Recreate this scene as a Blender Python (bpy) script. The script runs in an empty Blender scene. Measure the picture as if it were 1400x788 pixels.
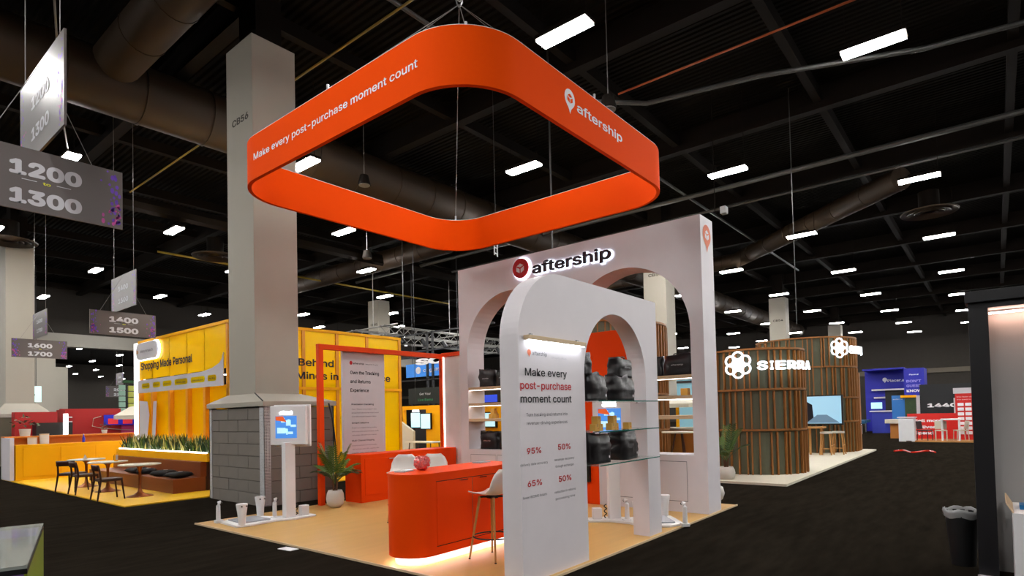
import bpy, bmesh, math, random, os
from mathutils import Vector, Matrix, noise
random.seed(7)
SC = bpy.context.scene
COL = SC.collection
PI = math.pi

# ------------------------------------------------------------------ camera
H = 1.7
F, CY, ROLL, PITCH, YAW = 813.482, 543.338, -0.023, 0.027, 0.6831
def cam_setup():
    sy, cy = math.sin(YAW), math.cos(YAW)
    a = Vector((sy, 0, cy)); b = Vector((-cy, 0, sy)); z = Vector((0, -1, 0))
    cp, sp, cr, sr = math.cos(PITCH), math.sin(PITCH), math.cos(ROLL), math.sin(ROLL)
    P = Matrix(((1, 0, 0), (0, cp, sp), (0, -sp, cp)))
    R = Matrix(((cr, -sr, 0), (sr, cr, 0), (0, 0, 1)))
    M = R @ P
    A, B_, Z = M @ a, M @ b, M @ z                     # world axes in camera space (x right, y down, z forward)
    W = Matrix((A, B_, Z))                             # camera -> world
    right, up, fwd = W @ Vector((1, 0, 0)), W @ Vector((0, -1, 0)), W @ Vector((0, 0, 1))
    rot = Matrix((right, up, -fwd)).transposed()
    cd = bpy.data.cameras.new('camera')
    cd.sensor_width = 36; cd.sensor_fit = 'HORIZONTAL'
    cd.lens = F / 1400 * 36
    cd.shift_y = (CY - 394) / 1400
    cd.clip_start = .05; cd.clip_end = 400
    co = bpy.data.objects.new('camera', cd); COL.objects.link(co)
    co.matrix_world = Matrix.Translation((0, 0, H)) @ rot.to_4x4()
    SC.camera = co
cam_setup()

# ------------------------------------------------------------------ world, exposure, lamps of the hall
w = bpy.data.worlds.new('world'); SC.world = w; w.use_nodes = True
w.node_tree.nodes['Background'].inputs[0].default_value = (.7, .75, .85, 1)
w.node_tree.nodes['Background'].inputs[1].default_value = .02
SC.view_settings.view_transform = 'Standard'
SC.view_settings.look = 'None'
SC.view_settings.gamma = 1
SC.view_settings.exposure = 0.0
SC.cycles.max_bounces = 6; SC.cycles.diffuse_bounces = 4; SC.cycles.glossy_bounces = 3
SC.cycles.transmission_bounces = 4; SC.cycles.transparent_max_bounces = 8
SC.cycles.use_denoising = True
SC.cycles.sample_clamp_indirect = 4
SC.cycles.use_light_tree = True
LAMP = 182.0        # radiance of the high-bay tubes

# ------------------------------------------------------------------ materials
def lin(c): return c / 12.92 if c <= .04045 else ((c + .055) / 1.055) ** 2.4
def rgb(h):
    if isinstance(h, str): h = tuple(int(h[i:i + 2], 16) for i in (0, 2, 4))
    return tuple(lin(v / 255) for v in h) + (1,)
MATS = {}
def mat(key, col=None, rough=.55, metal=0, emit=0, alpha=1, trans=0, var=0, scale=4, stretch=(1, 1, 1), bump=0, spec=.5, ecol=None):
    if key in MATS: return MATS[key]
    m = bpy.data.materials.new(key); m.use_nodes = True
    nt = m.node_tree; p = nt.nodes['Principled BSDF']
    c = rgb(col)
    p.inputs['Base Color'].default_value = c
    p.inputs['Roughness'].default_value = rough
    p.inputs['Metallic'].default_value = metal
    p.inputs['Specular IOR Level'].default_value = spec
    if trans: p.inputs['Transmission Weight'].default_value = trans
    if alpha < 1: p.inputs['Alpha'].default_value = alpha
    if emit:
        p.inputs['Emission Color'].default_value = rgb(ecol) if ecol else c
        p.inputs['Emission Strength'].default_value = emit
    tc = nt.nodes.new('ShaderNodeTexCoord'); mp = nt.nodes.new('ShaderNodeMapping')
    nz = nt.nodes.new('ShaderNodeTexNoise')
    nt.links.new(tc.outputs['Object'], mp.inputs[0]); nt.links.new(mp.outputs[0], nz.inputs['Vector'])
    mp.inputs['Scale'].default_value = stretch
    nz.inputs['Scale'].default_value = scale; nz.inputs['Detail'].default_value = 5
    if not emit:
        v = var or .04
        mx = nt.nodes.new('ShaderNodeMix'); mx.data_type = 'RGBA'
        mx.inputs[6].default_value = tuple(x * (1 - v) for x in c[:3]) + (1,)
        mx.inputs[7].default_value = tuple(min(1, x * (1 + v)) for x in c[:3]) + (1,)
        nt.links.new(nz.outputs[0], mx.inputs[0]); nt.links.new(mx.outputs[2], p.inputs['Base Color'])
    if bump:
        bp = nt.nodes.new('ShaderNodeBump'); bp.inputs['Strength'].default_value = bump
        bp.inputs['Distance'].default_value = .01
        nt.links.new(nz.outputs[0], bp.inputs['Height']); nt.links.new(bp.outputs[0], p.inputs['Normal'])
    MATS[key] = m
    return m
white = mat('white laminate', 'E4DEE2', .5)
whitei = mat('bright white paint', 'F2F1F2', .55)
orange = mat('orange laminate', 'FF4A00', .55, spec=.15)
ringo = mat('orange stretch fabric', 'FF5000', .8, spec=.08, bump=.15, scale=300)
framo = mat('orange painted frame', 'F24A0A', .5, spec=.2)
carpet = mat('black carpet', '211D18', .95, var=.6, scale=3.2, stretch=(.5, 2.2, 1), bump=.8, spec=.0)
concrete = mat('painted column', 'ABA598', .8, var=.06, scale=.7, bump=.1)
blockm = mat('grey padding block', '7B746C', .9, var=.1, scale=3, bump=.3)
metal = mat('galvanised metal', 'B8B8BA', .35, .9)
chrome = mat('chrome', 'D8D8DA', .15, 1)
deckm = mat('black ceiling paint', '120F0B', .9, var=.5, scale=.6, spec=.05)
beamm = mat('dark painted steel', '17120E', .8, var=.4, scale=.8, spec=.1)
ductm = mat('dark brown duct', '30210F', .6, .2, var=.35, scale=.8)
cable = mat('steel cable', '8A8884', .5, .5)
tube = mat('high bay tube', 'FFFFFF', emit=LAMP, ecol=(255, 253, 250))
ledw = mat('white led strip', 'FFFFFF', emit=14, ecol=(235, 245, 255))
leds = mat('soft led strip', 'FFFFFF', emit=7, ecol=(250, 248, 240))
black = mat('black plastic', '0E0E10', .5)
blackm = mat('black painted metal', '131216', .45)
navy = mat('dark navy acrylic', '0B1020', .35)
textd = mat('black print', '141418', .7)
textg = mat('grey print', '55555B', .7)
textw = mat('white print', 'F2F0F4', .7)
redp = mat('red print', 'C8202A', .7)
salmon = mat('salmon print', 'EE8462', .7)
birch = mat('birch edge', 'D9BE98', .55, var=.08, scale=6, stretch=(1, 1, 8))
bagm = mat('black tote fabric', '161214', .38, var=.2, scale=6, bump=.6)
kraft = mat('kraft cardboard', 'C99A45', .8)
wood = mat('beech wood', 'C08A4C', .5, var=.12, scale=5, stretch=(6, 6, 1))
walnut = mat('dark walnut', '3A1B12', .4, var=.25, scale=5, stretch=(6, 6, 1))
brownl = mat('brown laminate', '7A3A16', .4, var=.12, scale=2)
copper = mat('copper metal', 'A5623C', .3, .8)
yellow = mat('yellow laminate', 'FFB400', .5, spec=.2)
yellowp = mat('yellow acrylic sheet', 'FFE000', .25, spec=.3)
yellowd = mat('deep yellow frame', 'E89A00', .5)
yfloor = mat('yellow vinyl floor', 'F2BC10', .5)
glassm = mat('clear glass', 'DDF2EE', .03, alpha=.22, spec=.8)
glasse = mat('green glass edge', '1C6A60', .15)
shell = mat('white plastic shell', 'E6E2DA', .35)
leaf = mat('green leaf', '4E6B22', .5, var=.4, scale=8)
leafd = mat('dark green leaf', '2A4420', .5, var=.4, scale=8)
pot = mat('white ceramic', 'D9D4CA', .4)
soil = mat('soil', '2A1A12', .9)
greenp = mat('olive wall panel', '585A46', .6, var=.2, scale=2)
slatm = mat('oiled wood slat', '96602A', .5, var=.3, scale=3, stretch=(4, 4, 1))
cream = mat('cream floor', 'D8D0BC', .7)
signg = mat('taupe sign board', '5A5250', .35, var=.08, scale=1)
purple = mat('purple print', '6A3FC0', .5)
pink = mat('magenta print', 'C0489C', .5)
ltext = mat('light grey print', 'C6C6CC', .5)
screenb = mat('lit blue screen', '3A78C8', emit=.9, ecol=(70, 130, 205))
screenl = mat('lit pale screen', 'BFE2EA', emit=.9, ecol=(165, 215, 225))
halo = mat('halo light', 'FFFFFF', emit=3, ecol=(225, 238, 255))
signw = mat('lit white letter', 'FFFFFF', emit=1.8, ecol=(235, 245, 255))
deepblue = mat('deep blue panel', '1B1FA6', .5)
redm = mat('red panel', 'D62018', .5)
crim = mat('crimson panel', 'B01014', .5)
hotpink = mat('hot pink panel', 'E8488C', .5)
greyw = mat('grey booth wall', 'B4B2B0', .55)
beige = mat('beige plastic', 'CFC8B4', .5)
red = mat('glossy red', 'D02A14', .2)
darkwall = mat('dark far wall', '2C2722', .9, var=.15)
lightwall = mat('grey hall wall', '8C8880', .9)
gwhite = mat('grey screen print', 'C9C6CB', .5)

def translucent(m, amt):
    nt = m.node_tree; p = nt.nodes['Principled BSDF']; o = nt.nodes['Material Output']
    tr = nt.nodes.new('ShaderNodeBsdfTranslucent'); mx = nt.nodes.new('ShaderNodeMixShader'); mx.inputs[0].default_value = amt
    tr.inputs[0].default_value = p.inputs['Base Color'].default_value
    nt.links.new(p.outputs[0], mx.inputs[1]); nt.links.new(tr.outputs[0], mx.inputs[2]); nt.links.new(mx.outputs[0], o.inputs[0])
translucent(yellowp, .5); translucent(mat('amber acrylic sheet', 'F2C800', .2), .45)
# birch floor: long soft streaks
def floor_mat():
    m = mat('light maple vinyl', 'D2A45E', .42, var=.12, scale=1.6, stretch=(.5, 4, 1)); return m
maple = floor_mat()

# ------------------------------------------------------------------ mesh helpers
class B:
    def __init__(s): s.bm = bmesh.new()
    def box(s, x0, x1, y0, y1, z0, z1):
        r = bmesh.ops.create_cube(s.bm, size=1, matrix=Matrix.Translation(((x0 + x1) / 2, (y0 + y1) / 2, (z0 + z1) / 2)) @ Matrix.Diagonal((abs(x1 - x0), abs(y1 - y0), abs(z1 - z0), 1)))
        return s
    def rbox(s, c, size, rz=0, ry=0, rx=0):
        M = Matrix.Translation(c) @ Matrix.Rotation(rz, 4, 'Z') @ Matrix.Rotation(ry, 4, 'Y') @ Matrix.Rotation(rx, 4, 'X') @ Matrix.Diagonal((*size, 1))
        bmesh.ops.create_cube(s.bm, size=1, matrix=M); return s
    def cyl(s, p0, p1, r0, r1=None, n=16, caps=True):
        p0, p1 = Vector(p0), Vector(p1); r1 = r0 if r1 is None else r1
        d = p1 - p0; q = Vector((0, 0, 1)).rotation_difference(d.normalized()).to_matrix().to_4x4()
        bmesh.ops.create_cone(s.bm, cap_ends=caps, segments=n, radius1=max(r0, 1e-5), radius2=max(r1, 1e-5), depth=d.length, matrix=Matrix.Translation((p0 + p1) / 2) @ q)
        return s
    def tube(s, pts, r, n=8):
        pts = [Vector(p) for p in pts]; rings = []
        for i, p in enumerate(pts):
            t = (pts[min(i + 1, len(pts) - 1)] - pts[max(i - 1, 0)]).normalized()
            up = Vector((0, 0, 1)) if abs(t.z) < .95 else Vector((1, 0, 0))
            a = t.cross(up).normalized(); b = t.cross(a)
            rr = r[i] if isinstance(r, (list, tuple)) else r
            rings.append([s.bm.verts.new(p + a * math.cos(2 * PI * k / n) * rr + b * math.sin(2 * PI * k / n) * rr) for k in range(n)])
        for i in range(len(rings) - 1):
            for k in range(n):
                s.bm.faces.new((rings[i][k], rings[i][(k + 1) % n], rings[i + 1][(k + 1) % n], rings[i + 1][k]))
        s.bm.faces.new(rings[0][::-1]); s.bm.faces.new(rings[-1]); return s
    def lathe(s, prof, c=(0, 0, 0), n=24):
        c = Vector(c); rings = []
        for r, z in prof:
            rings.append([s.bm.verts.new(c + Vector((math.cos(2 * PI * k / n) * r, math.sin(2 * PI * k / n) * r, z))) for k in range(n)])
        for i in range(len(rings) - 1):
            for k in range(n):
                s.bm.faces.new((rings[i][k], rings[i][(k + 1) % n], rings[i + 1][(k + 1) % n], rings[i + 1][k]))
        s.bm.faces.new(rings[0][::-1]); s.bm.faces.new(rings[-1]); return s
    def poly(s, pts, d):
        """prism: polygon pts (3D) swept by vector d"""
        d = Vector(d); a = [s.bm.verts.new(Vector(p)) for p in pts]; b = [s.bm.verts.new(Vector(p) + d) for p in pts]
        n = len(pts); s.bm.faces.new(a[::-1]); s.bm.faces.new(b)
        for i in range(n): s.bm.faces.new((a[i], a[(i + 1) % n], b[(i + 1) % n], b[i]))
        bmesh.ops.recalc_face_normals(s.bm, faces=s.bm.faces[:]); return s
    def sphere(s, c, r, sc=(1, 1, 1), u=16, v=10):
        bmesh.ops.create_uvsphere(s.bm, u_segments=u, v_segments=v, radius=r, matrix=Matrix.Translation(c) @ Matrix.Diagonal((*sc, 1))); return s
    def grid(s, rows):
        vs = [[s.bm.verts.new(Vector(p)) for p in r] for r in rows]
        for i in range(len(vs) - 1):
            for j in range(len(vs[0]) - 1):
                s.bm.faces.new((vs[i][j], vs[i][j + 1], vs[i + 1][j + 1], vs[i + 1][j]))
        return s
WL = {}
def props(o, label=None, cat=None, group=None, kind=None):
    if label: o['label'] = label
    if cat: o['category'] = cat
    if group: o['group'] = group
    if kind: o['kind'] = kind
    return o
def mk(name, b, m, parent=None, bevel=0, smooth=False, solid=0, **kw):
    bm = b.bm if isinstance(b, B) else b
    if bevel:
        es = [e for e in bm.edges if len(e.link_faces) == 2 and e.calc_face_angle(0) > .7]
        bmesh.ops.bevel(bm, geom=es, offset=bevel, segments=2, affect='EDGES', profile=.5, clamp_overlap=True)
    me = bpy.data.meshes.new(name)
    if parent is not None: off = WL.get(parent.name, Vector((0, 0, 0)))
    else:
        xs = [v.co for v in bm.verts]
        off = Vector(((min(v.x for v in xs) + max(v.x for v in xs)) / 2, (min(v.y for v in xs) + max(v.y for v in xs)) / 2, min(v.z for v in xs)))
    bmesh.ops.translate(bm, verts=bm.verts[:], vec=-off)
    bm.to_mesh(me); bm.free()
    if smooth:
        for p in me.polygons: p.use_smooth = True
        if smooth != 2 and hasattr(me, 'set_sharp_from_angle'): me.set_sharp_from_angle(angle=.7)
    me.materials.append(m)
    o = bpy.data.objects.new(name, me); COL.objects.link(o)
    if parent is not None: o.parent = parent; WL[o.name] = off
    else: o.location = off; WL[o.name] = off
    if solid:
        md = o.modifiers.new('solidify', 'SOLIDIFY'); md.thickness = solid; md.offset = 0
    return props(o, **kw)
def thing(name, label, cat, loc=(0, 0, 0), rz=None, group=None, kind=None):
    """rz None: children are given in world coordinates; else in the thing's own frame"""
    o = bpy.data.objects.new(name, None); COL.objects.link(o); o.empty_display_size = .1
    o.location = loc
    if rz is None: WL[o.name] = Vector(loc)
    else: o.rotation_euler = (0, 0, rz); WL[o.name] = Vector((0, 0, 0))
    return props(o, label, cat, group, kind)
def struct(name, b, m, **kw): return mk(name, b, m, kind='structure', **kw)
def copy_tree(o, loc, rz=None, label=None, parent=None):
    c = o.copy(); COL.objects.link(c)
    if parent is None:
        c.location = loc
        if rz is not None: c.rotation_euler = (0, 0, rz)
        if label: c['label'] = label
    else: c.parent = parent
    for ch in o.children: copy_tree(ch, None, parent=c)
    return c

# flat shapes with holes, filled by a 2D curve and given thickness
def holed(outer, holes, ext, mapf):
    cu = bpy.data.curves.new('tmp', 'CURVE'); cu.dimensions = '2D'; cu.fill_mode = 'BOTH'; cu.extrude = ext / 2
    for pts in [outer] + holes:
        sp = cu.splines.new('POLY'); sp.points.add(len(pts) - 1); sp.use_cyclic_u = True
        for i, p in enumerate(pts): sp.points[i].co = (p[0], p[1], 0, 1)
    o = bpy.data.objects.new('tmp', cu); COL.objects.link(o)
    dg = bpy.context.evaluated_depsgraph_get(); me = bpy.data.meshes.new_from_object(o.evaluated_get(dg))
    b = B(); b.bm.from_mesh(me)
    for f in b.bm.faces: f.smooth = False
    bmesh.ops.remove_doubles(b.bm, verts=b.bm.verts[:], dist=1e-5)
    for v in b.bm.verts: v.co = Vector(mapf(v.co.x, v.co.y, v.co.z + ext / 2))
    bmesh.ops.recalc_face_normals(b.bm, faces=b.bm.faces[:])
    bpy.data.objects.remove(o); bpy.data.curves.remove(cu); bpy.data.meshes.remove(me)
    return b
def arc(cx, cy, r, a0, a1, n=24, ry=None):
    ry = ry or r
    return [(cx + r * math.cos(math.radians(a0 + (a1 - a0) * i / n)), cy + ry * math.sin(math.radians(a0 + (a1 - a0) * i / n))) for i in range(n + 1)]
def archhole(x0, x1, z0, zs):
    c, r = (x0 + x1) / 2, (x1 - x0) / 2
    return [(x0, z0), (x1, z0)] + arc(c, zs, r, 0, 180, 32)

# lettering
FONT = None
try:
    for root in (bpy.utils.system_resource('DATAFILES'), os.path.join(os.path.dirname(bpy.app.binary_path), '4.5', 'datafiles')):
        pth = os.path.join(root or '', 'fonts', 'Inter.woff2')
        if os.path.exists(pth): FONT = bpy.data.fonts.load(pth); break
except Exception: FONT = None
TC = {}
def glyphs(s, bold, ext):
    bold = 0
    k = (s, bold, ext)
    if k in TC: return TC[k]
    cu = bpy.data.curves.new('tmp', 'FONT'); cu.body = s; cu.size = 1; cu.offset = bold; cu.resolution_u = 3; cu.extrude = ext
    if FONT: cu.font = FONT
    o = bpy.data.objects.new('tmp', cu); COL.objects.link(o)
    dg = bpy.context.evaluated_depsgraph_get(); me = bpy.data.meshes.new_from_object(o.evaluated_get(dg))
    vs = [v.co.copy() for v in me.vertices]; fs = [tuple(p.vertices) for p in me.polygons]
    bpy.data.objects.remove(o); bpy.data.curves.remove(cu); bpy.data.meshes.remove(me)
    x0 = min(v.x for v in vs); x1 = max(v.x for v in vs)
    TC[k] = (vs, fs, x0, x1); return TC[k]
def text(s, o, u, m, parent, h, W=None, v=(0, 0, 1), bold=0, ext=0, align='L', name='lettering', eps=.004, **kw):
    """s written with its baseline starting at o, running along u, capital height h, width W"""
    vs, fs, x0, x1 = glyphs(s, bold, 0.001 if ext else 0)
    u = Vector(u).normalized(); v = Vector(v).normalized(); n = u.cross(v)
    size = h / .727; sx = size if W is None else W / (x1 - x0)
    width = (x1 - x0) * sx
    dx = {'L': 0, 'C': -width / 2, 'R': -width}[align]
    b = B(); o = Vector(o)
    if ext:
        lay = [(c.x, c.y, ext if c.z > 0 else 0) for c in vs]
    else: lay = [(c.x, c.y, 0) for c in vs]
    nd = 0 if not bold else (6 if bold < .03 else 10)
    shifts = [(0, 0)] + [(math.cos(2 * PI * q / nd) * bold, math.sin(2 * PI * q / nd) * bold) for q in range(nd)]
    for q, (ax, ay) in enumerate(shifts):
        bv = [b.bm.verts.new(o + u * ((x + ax - x0) * sx + dx) + v * ((y + ay) * size) + n * (eps + z + q * .00008)) for x, y, z in lay]
        for f in fs:
            try: b.bm.faces.new([bv[i] for i in f])
            except ValueError: pass
    return mk(name, b, m, parent, **kw)
def disc(c, u, v, rx, ry, n=24): return [Vector(c) + Vector(u) * rx * math.cos(2 * PI * k / n) + Vector(v) * ry * math.sin(2 * PI * k / n) for k in range(n)]
def flat(polys, m, name, parent, n, eps=.004, th=0, **kw):
    """flat printed shapes (lists of 3D points) lying just proud of a surface with normal n"""
    b = B(); n = Vector(n)
    for pts in polys:
        if th: b.poly([Vector(p) + n * eps for p in pts], n * th)
        else: b.bm.faces.new([b.bm.verts.new(Vector(p) + n * eps) for p in pts])
    return mk(name, b, m, parent, **kw)
def boxmark(c, u, v, s):
    """three visible faces of the small parcel in the emblem"""
    c, u, v = Vector(c), Vector(u), Vector(v)
    P = lambda x, y: c + u * (x * s) + v * (y * s)
    g = .07
    return [[P(0, .55), P(.5, .28), P(0, .02 + g), P(-.5, .28)],
            [P(-.56, .18), P(-g, -.08), P(-g, -.58), P(-.56, -.32)],
            [P(g, -.08), P(.56, .18), P(.56, -.32), P(g, -.58)]]
def pinshape(c, u, v, s):
    c, u, v = Vector(c), Vector(u), Vector(v)
    pts = arc(0, 0, 1, -50, 230, 28) + [(-.25, -1.15), (0, -1.7), (.25, -1.15)]
    return [c + u * (x * s) + v * (y * s) for x, y in pts]

# ------------------------------------------------------------------ the hall
HX0, HX1, HY0, HY1, HZ = -14, 78, -26, 118, 11.5
struct('floor', B().box(HX0, HX1, HY0, HY1, -.2, 0), carpet)
cm = deckm
struct('ceiling', B().box(HX0, HX1, HY0, HY1, HZ, HZ + .2), cm)
def corrugate(m):
    nt = m.node_tree; p = nt.nodes['Principled BSDF']
    wv = nt.nodes.new('ShaderNodeTexWave'); wv.inputs['Scale'].default_value = 1.6
    tc = nt.nodes.new('ShaderNodeTexCoord'); bp = nt.nodes.new('ShaderNodeBump'); bp.inputs['Distance'].default_value = .06
    nt.links.new(tc.outputs['Object'], wv.inputs['Vector']); nt.links.new(wv.outputs['Color'], bp.inputs['Height']); nt.links.new(bp.outputs[0], p.inputs['Normal'])
corrugate(deckm)
struct('wall_back', B().box(HX1, HX1 + .3, HY0, HY1, 0, HZ), darkwall)
struct('wall_front', B().box(HX0 - .3, HX0, HY0, HY1, 0, HZ), darkwall)
struct('wall_right', B().box(HX0, HX1, HY0 - .3, HY0, 0, HZ), darkwall)
struct('wall_left', B().box(HX0, HX1, HY1, HY1 + .3, 0, HZ), darkwall)
struct('trim_1', B().box(HX1 - .15, HX1, HY0, HY1, 5.0, 5.5), mat('dull brown rail', '5E574C', .9))
struct('trim_2', B().box(HX0, 45, 50, 50.9, 7.05, 7.95), lightwall)
struct('trim_3', B().box(HX0, 45, 50.3, 50.8, 7.95, HZ), darkwall)
for i, (x0, x1) in enumerate(((10.75, 11.85), (5.0, 6.2), (-2, -.9), (24, 25.2), (33, 34.2))):
    struct('trim_%d' % (i + 4), B().box(x0, x1, 49.9, 51, 0, 7.1), concrete)
struct('trim_15', B().box(17.25, 18.35, 73, 74, 0, 7.4), concrete)
struct('trim_16', B().box(9.2, 10.3, 73, 74, 0, 7.4), concrete)
# beams and joists under the deck
bb = B()
for k in range(-5, 11):
    y = 1.7 + 4.55 * k + 2.2
    bb = B().box(HX0, HX1, y - .11, y + .11, 10.95, 11.3)
    struct('ceiling_beam', bb, beamm)
for k in range(-1, 11):
    x = 6.6 + 6.7 * k
    struct('ceiling_girder', B().box(x - .16, x + .16, HY0, 50.3, 10.75, 10.95).box(x - .05, x + .05, HY0, 50.3, 10.95, 11.5), beamm)

# high bay lights: a checkerboard of fixtures 4.5 m apart
def light_fixture(x, y, z, root=None):
    t = thing('ceiling_light', 'rectangular twin tube high bay light hanging from the black ceiling', 'ceiling light', (0, 0, 0), 0, 'high bay lights of the hall')
    mk('housing', B().box(-.18, .18, -.58, .58, .05, .12).box(-.1, .1, -.3, .3, .12, .2), beamm, t)
    for s in (-1, 1): mk('lamp_tube', B().box(s * .09 - .065, s * .09 + .065, -.56, .56, 0, .05), tube, t)
    mk('hanger_wire', B().cyl((0, -.5, .1), (0, -.5, 2.4), .008, n=5)
       .cyl((0, .5, .1), (0, .5, 2.4), .005, n=5), beamm, t)
    t.location = (x, y, z)
    return t
L0 = None
def far_label(x, y):
    if y > 51: return 'small high bay light in the second hall beyond the grey cross beam'
    if x > 40: return 'far high bay light over the booths at the right end of the hall'
    if y > 20: return 'high bay light in the far rows beyond the yellow acrylic booth'
    if x > 18: return 'high bay light over the aisle above the slatted round booths'
    return 'high bay light above or behind the viewpoint in the nearest rows'
NEAR = {(0, 1): 'nearest twin tube ceiling light, just above the right side of the orange ring',
        (1, 0): 'large twin tube ceiling light at the upper right of the hall',
        (1, 2): 'twin tube ceiling light seen right of centre through the orange ring',
        (0, 3): 'twin tube ceiling light seen at the left end through the orange ring',
        (2, 1): 'twin tube ceiling light above the right end of the tall arch wall',
        (3, 0): 'twin tube ceiling light just above the round ringed diffuser',
        (-1, 4): 'twin tube ceiling light touching the top of the 1200 to 1300 sign',
        (0, 5): 'twin tube ceiling light between the 1200 sign and the CB56 column',
        (1, 4): 'twin tube ceiling light under the ring beside the CB56 column',
        (4, 1): 'twin tube ceiling light crossed by the thin rod over the slatted booth',
        (2, 5): 'twin tube ceiling light over the right yellow acrylic wall',
        (5, 0): 'twin tube ceiling light below the round ringed diffuser'}
for i in range(-4, 16):
    for j in range(-5, 26):
        if (i + j) % 2 == 0: continue
        x, y = 9.5 + 4.5 * i + (.3 if i == 3 else 0), 1.7 + 4.52 * j
        if x > 76: continue
        if j > 10 and (i > 8 or y < 52 or i < -1): continue
        if x < 5 and y < -8: continue
        if i == -1 and j in (0, 2): continue
        lab = NEAR.get((i, j), far_label(x, y))
        if L0 is None: L0 = light_fixture(x, y, 9.0); L0['label'] = lab
        else: copy_tree(L0, (x, y, 9.0), None, lab)

# ------------------------------------------------------------------ ducts, pipes, diffusers
def duct(name, label, pts, r, m=ductm, ribs=1.6, cat='air duct'):
    t = thing(name, label, cat, pts[0])
    mk('duct_shell', B().tube(pts, r, 20), m, t, smooth=1)
    b = B()
    for a, c in zip(pts[:-1], pts[1:]):
        a, c = Vector(a), Vector(c); n = max(1, int((c - a).length / ribs))
        for k in range(1, n):
            p = a.lerp(c, k / n); d = (c - a).normalized() * .03
            b.cyl(p - d, p + d, r * 1.03, n=20)
    if b.bm.verts: mk('duct_seams', b, m, t, smooth=1, kind='stuff')
    else: b.bm.free()
    return t
duct('air_duct', 'wide dark brown round duct crossing behind the tall CB56 column', [(-12, 16.6, 10.0), (70, 16.6, 10.0)], .72)
duct('air_duct', 'dark branch duct running toward the camera above the numbered hanging signs', [(5.0, -6, 10.3), (5.0, 16, 10.3)], .5)
duct('air_duct', 'long dark duct over the slatted round booths ending beside a round ceiling diffuser', [(25.6, 2.4, 9.9), (33.5, 11.0, 9.9), (33.5, 30, 9.9)], .42)
duct('air_duct', 'dark far duct running over the yellow booth', [(20, 20, 9.9), (20, 40, 9.9)], .5)
def diffuser(x, y, z, label):
    t = thing('ceiling_diffuser', label, 'air diffuser', (x, y, z), 0)
    for k, r in enumerate((.85, .62, .4, .2)):
        mk('diffuser_ring', B().lathe([(r, 0), (r + .1, -.05), (r + .12, .0), (r, .03)], n=32), ductm, t, smooth=1)
    mk('neck', B().cyl((0, 0, .02), (0, 0, .8), .35, n=20), beamm, t, smooth=1)
diffuser(28.5, 1.8, 9.25, 'round ringed ceiling diffuser in the upper right of the hall')
diffuser(12.5, 27.5, 9.2, 'round ceiling diffuser above the yellow acrylic wall')
diffuser(5.8, 31.0, 9.2, 'round ceiling diffuser over the left column aisle')
diffuser(33.0, 14.5, 9.2, 'round ceiling diffuser far behind the white arch booth')
def pipe(label, pts, r, m, name='ceiling_pipe'):
    return mk(name, B().tube(pts, r, 8), m, smooth=1, label=label, cat='pipe')
ypipe = mat('yellow conduit', '8A7416', .5); opipe = mat('orange conduit', 'A8501C', .5); gpipe = mat('grey conduit', '4A4A48', .45, .4)
pipe('yellow conduit on the ceiling beside the CB56 column', [(7.9, 3.0, 10.0), (7.9, 24, 10.0)], .025, ypipe)
pipe('yellow and white conduit along the ceiling beyond the yellow wall', [(11, 30, 9.6), (30, 30, 9.6)], .05, ypipe)
pipe('thin orange conduit on the ceiling right of the orange ring', [(13.8, -8, 10.0), (13.8, 7.4, 10.0)], .025, opipe)
pipe('thick grey pipe crossing the upper right ceiling', [(22.1, -12, 9.9), (22.1, 9.5, 9.9), (22.1, 30, 9.9)], .09, gpipe)
pipe('thin grey pipe beside the thick one in the upper right ceiling', [(24.3, -12, 9.9), (24.3, 24, 9.9)], .05, gpipe)
pipe('dark pipe running over the orange ring toward the back', [(-2, 9.3, 10.2), (40, 9.3, 10.2)], .05, gpipe)
pipe('sagging grey cable bundle across the ceiling above the ring', [(12.5, 9, 9.9), (14.2, 6.8, 9.7), (15.2, 4.3, 9.9), (16.4, 1, 9.8), (17.5, -4, 9.9)], .06, gpipe, 'cable_bundle')
pipe('pair of light conduits dropping toward the hanging aisle signs', [(3.2, 13.5, 9.7), (4.2, 17.2, 9.3), (4.9, 19.4, 9.1)], .02, cable)
pipe('dark duct like pipe over the aisle on the far left', [(-6, 24.5, 9.8), (45, 24.5, 9.8)], .3, beamm)
pipe('steel hanger rod dropping behind the white arch wall', [(12.6, 8.79, 4.9), (12.6, 8.79, 11.5)], .022, gpipe, 'hanger_rod')
pipe('thin steel rod hanging over the yellow wall', [(17.2, 20.03, 5.2), (17.2, 20.03, 11.5)], .018, gpipe, 'hanger_rod')
pipe('thin steel rod hanging over the slatted round booth', [(19.5, 4.63, 4.2), (19.5, 4.63, 11.5)], .012, gpipe, 'hanger_rod')
sn = thing('ceiling_sensor', 'small grey box sensor on the ceiling right of the tall arch wall', 'sensor', (16.2, 5.58, 7.0), 0)
mk('sensor_box', B().box(-.1, .1, -.08, .08, 0, .2), mat('grey sensor plastic', '9A9A98', .5), sn, bevel=.02); mk('bracket', B().cyl((0, .1, .1), (0, .25, .1), .015, n=6).cyl((0, .25, .1), (0, .25, 4.5), .012, n=6), beamm, sn)
ldr = thing('cable_ladder', 'short silver cable ladder hanging below the orange ring', 'ladder', (11.76, 10.0, 5.82), .3)
for sx in (-.1, .1): mk('rail', B().box(sx - .012, sx + .012, -.01, .01, 0, .42), metal, ldr)
for k in range(3): mk('rung', B().box(-.1, .1, -.01, .01, .05 + k * .15, .07 + k * .15), metal, ldr)
mk('drop_rod', B().cyl((.02, 0, 0), (.02, 0, 5.68), .008, n=6), gpipe, ldr)
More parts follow.
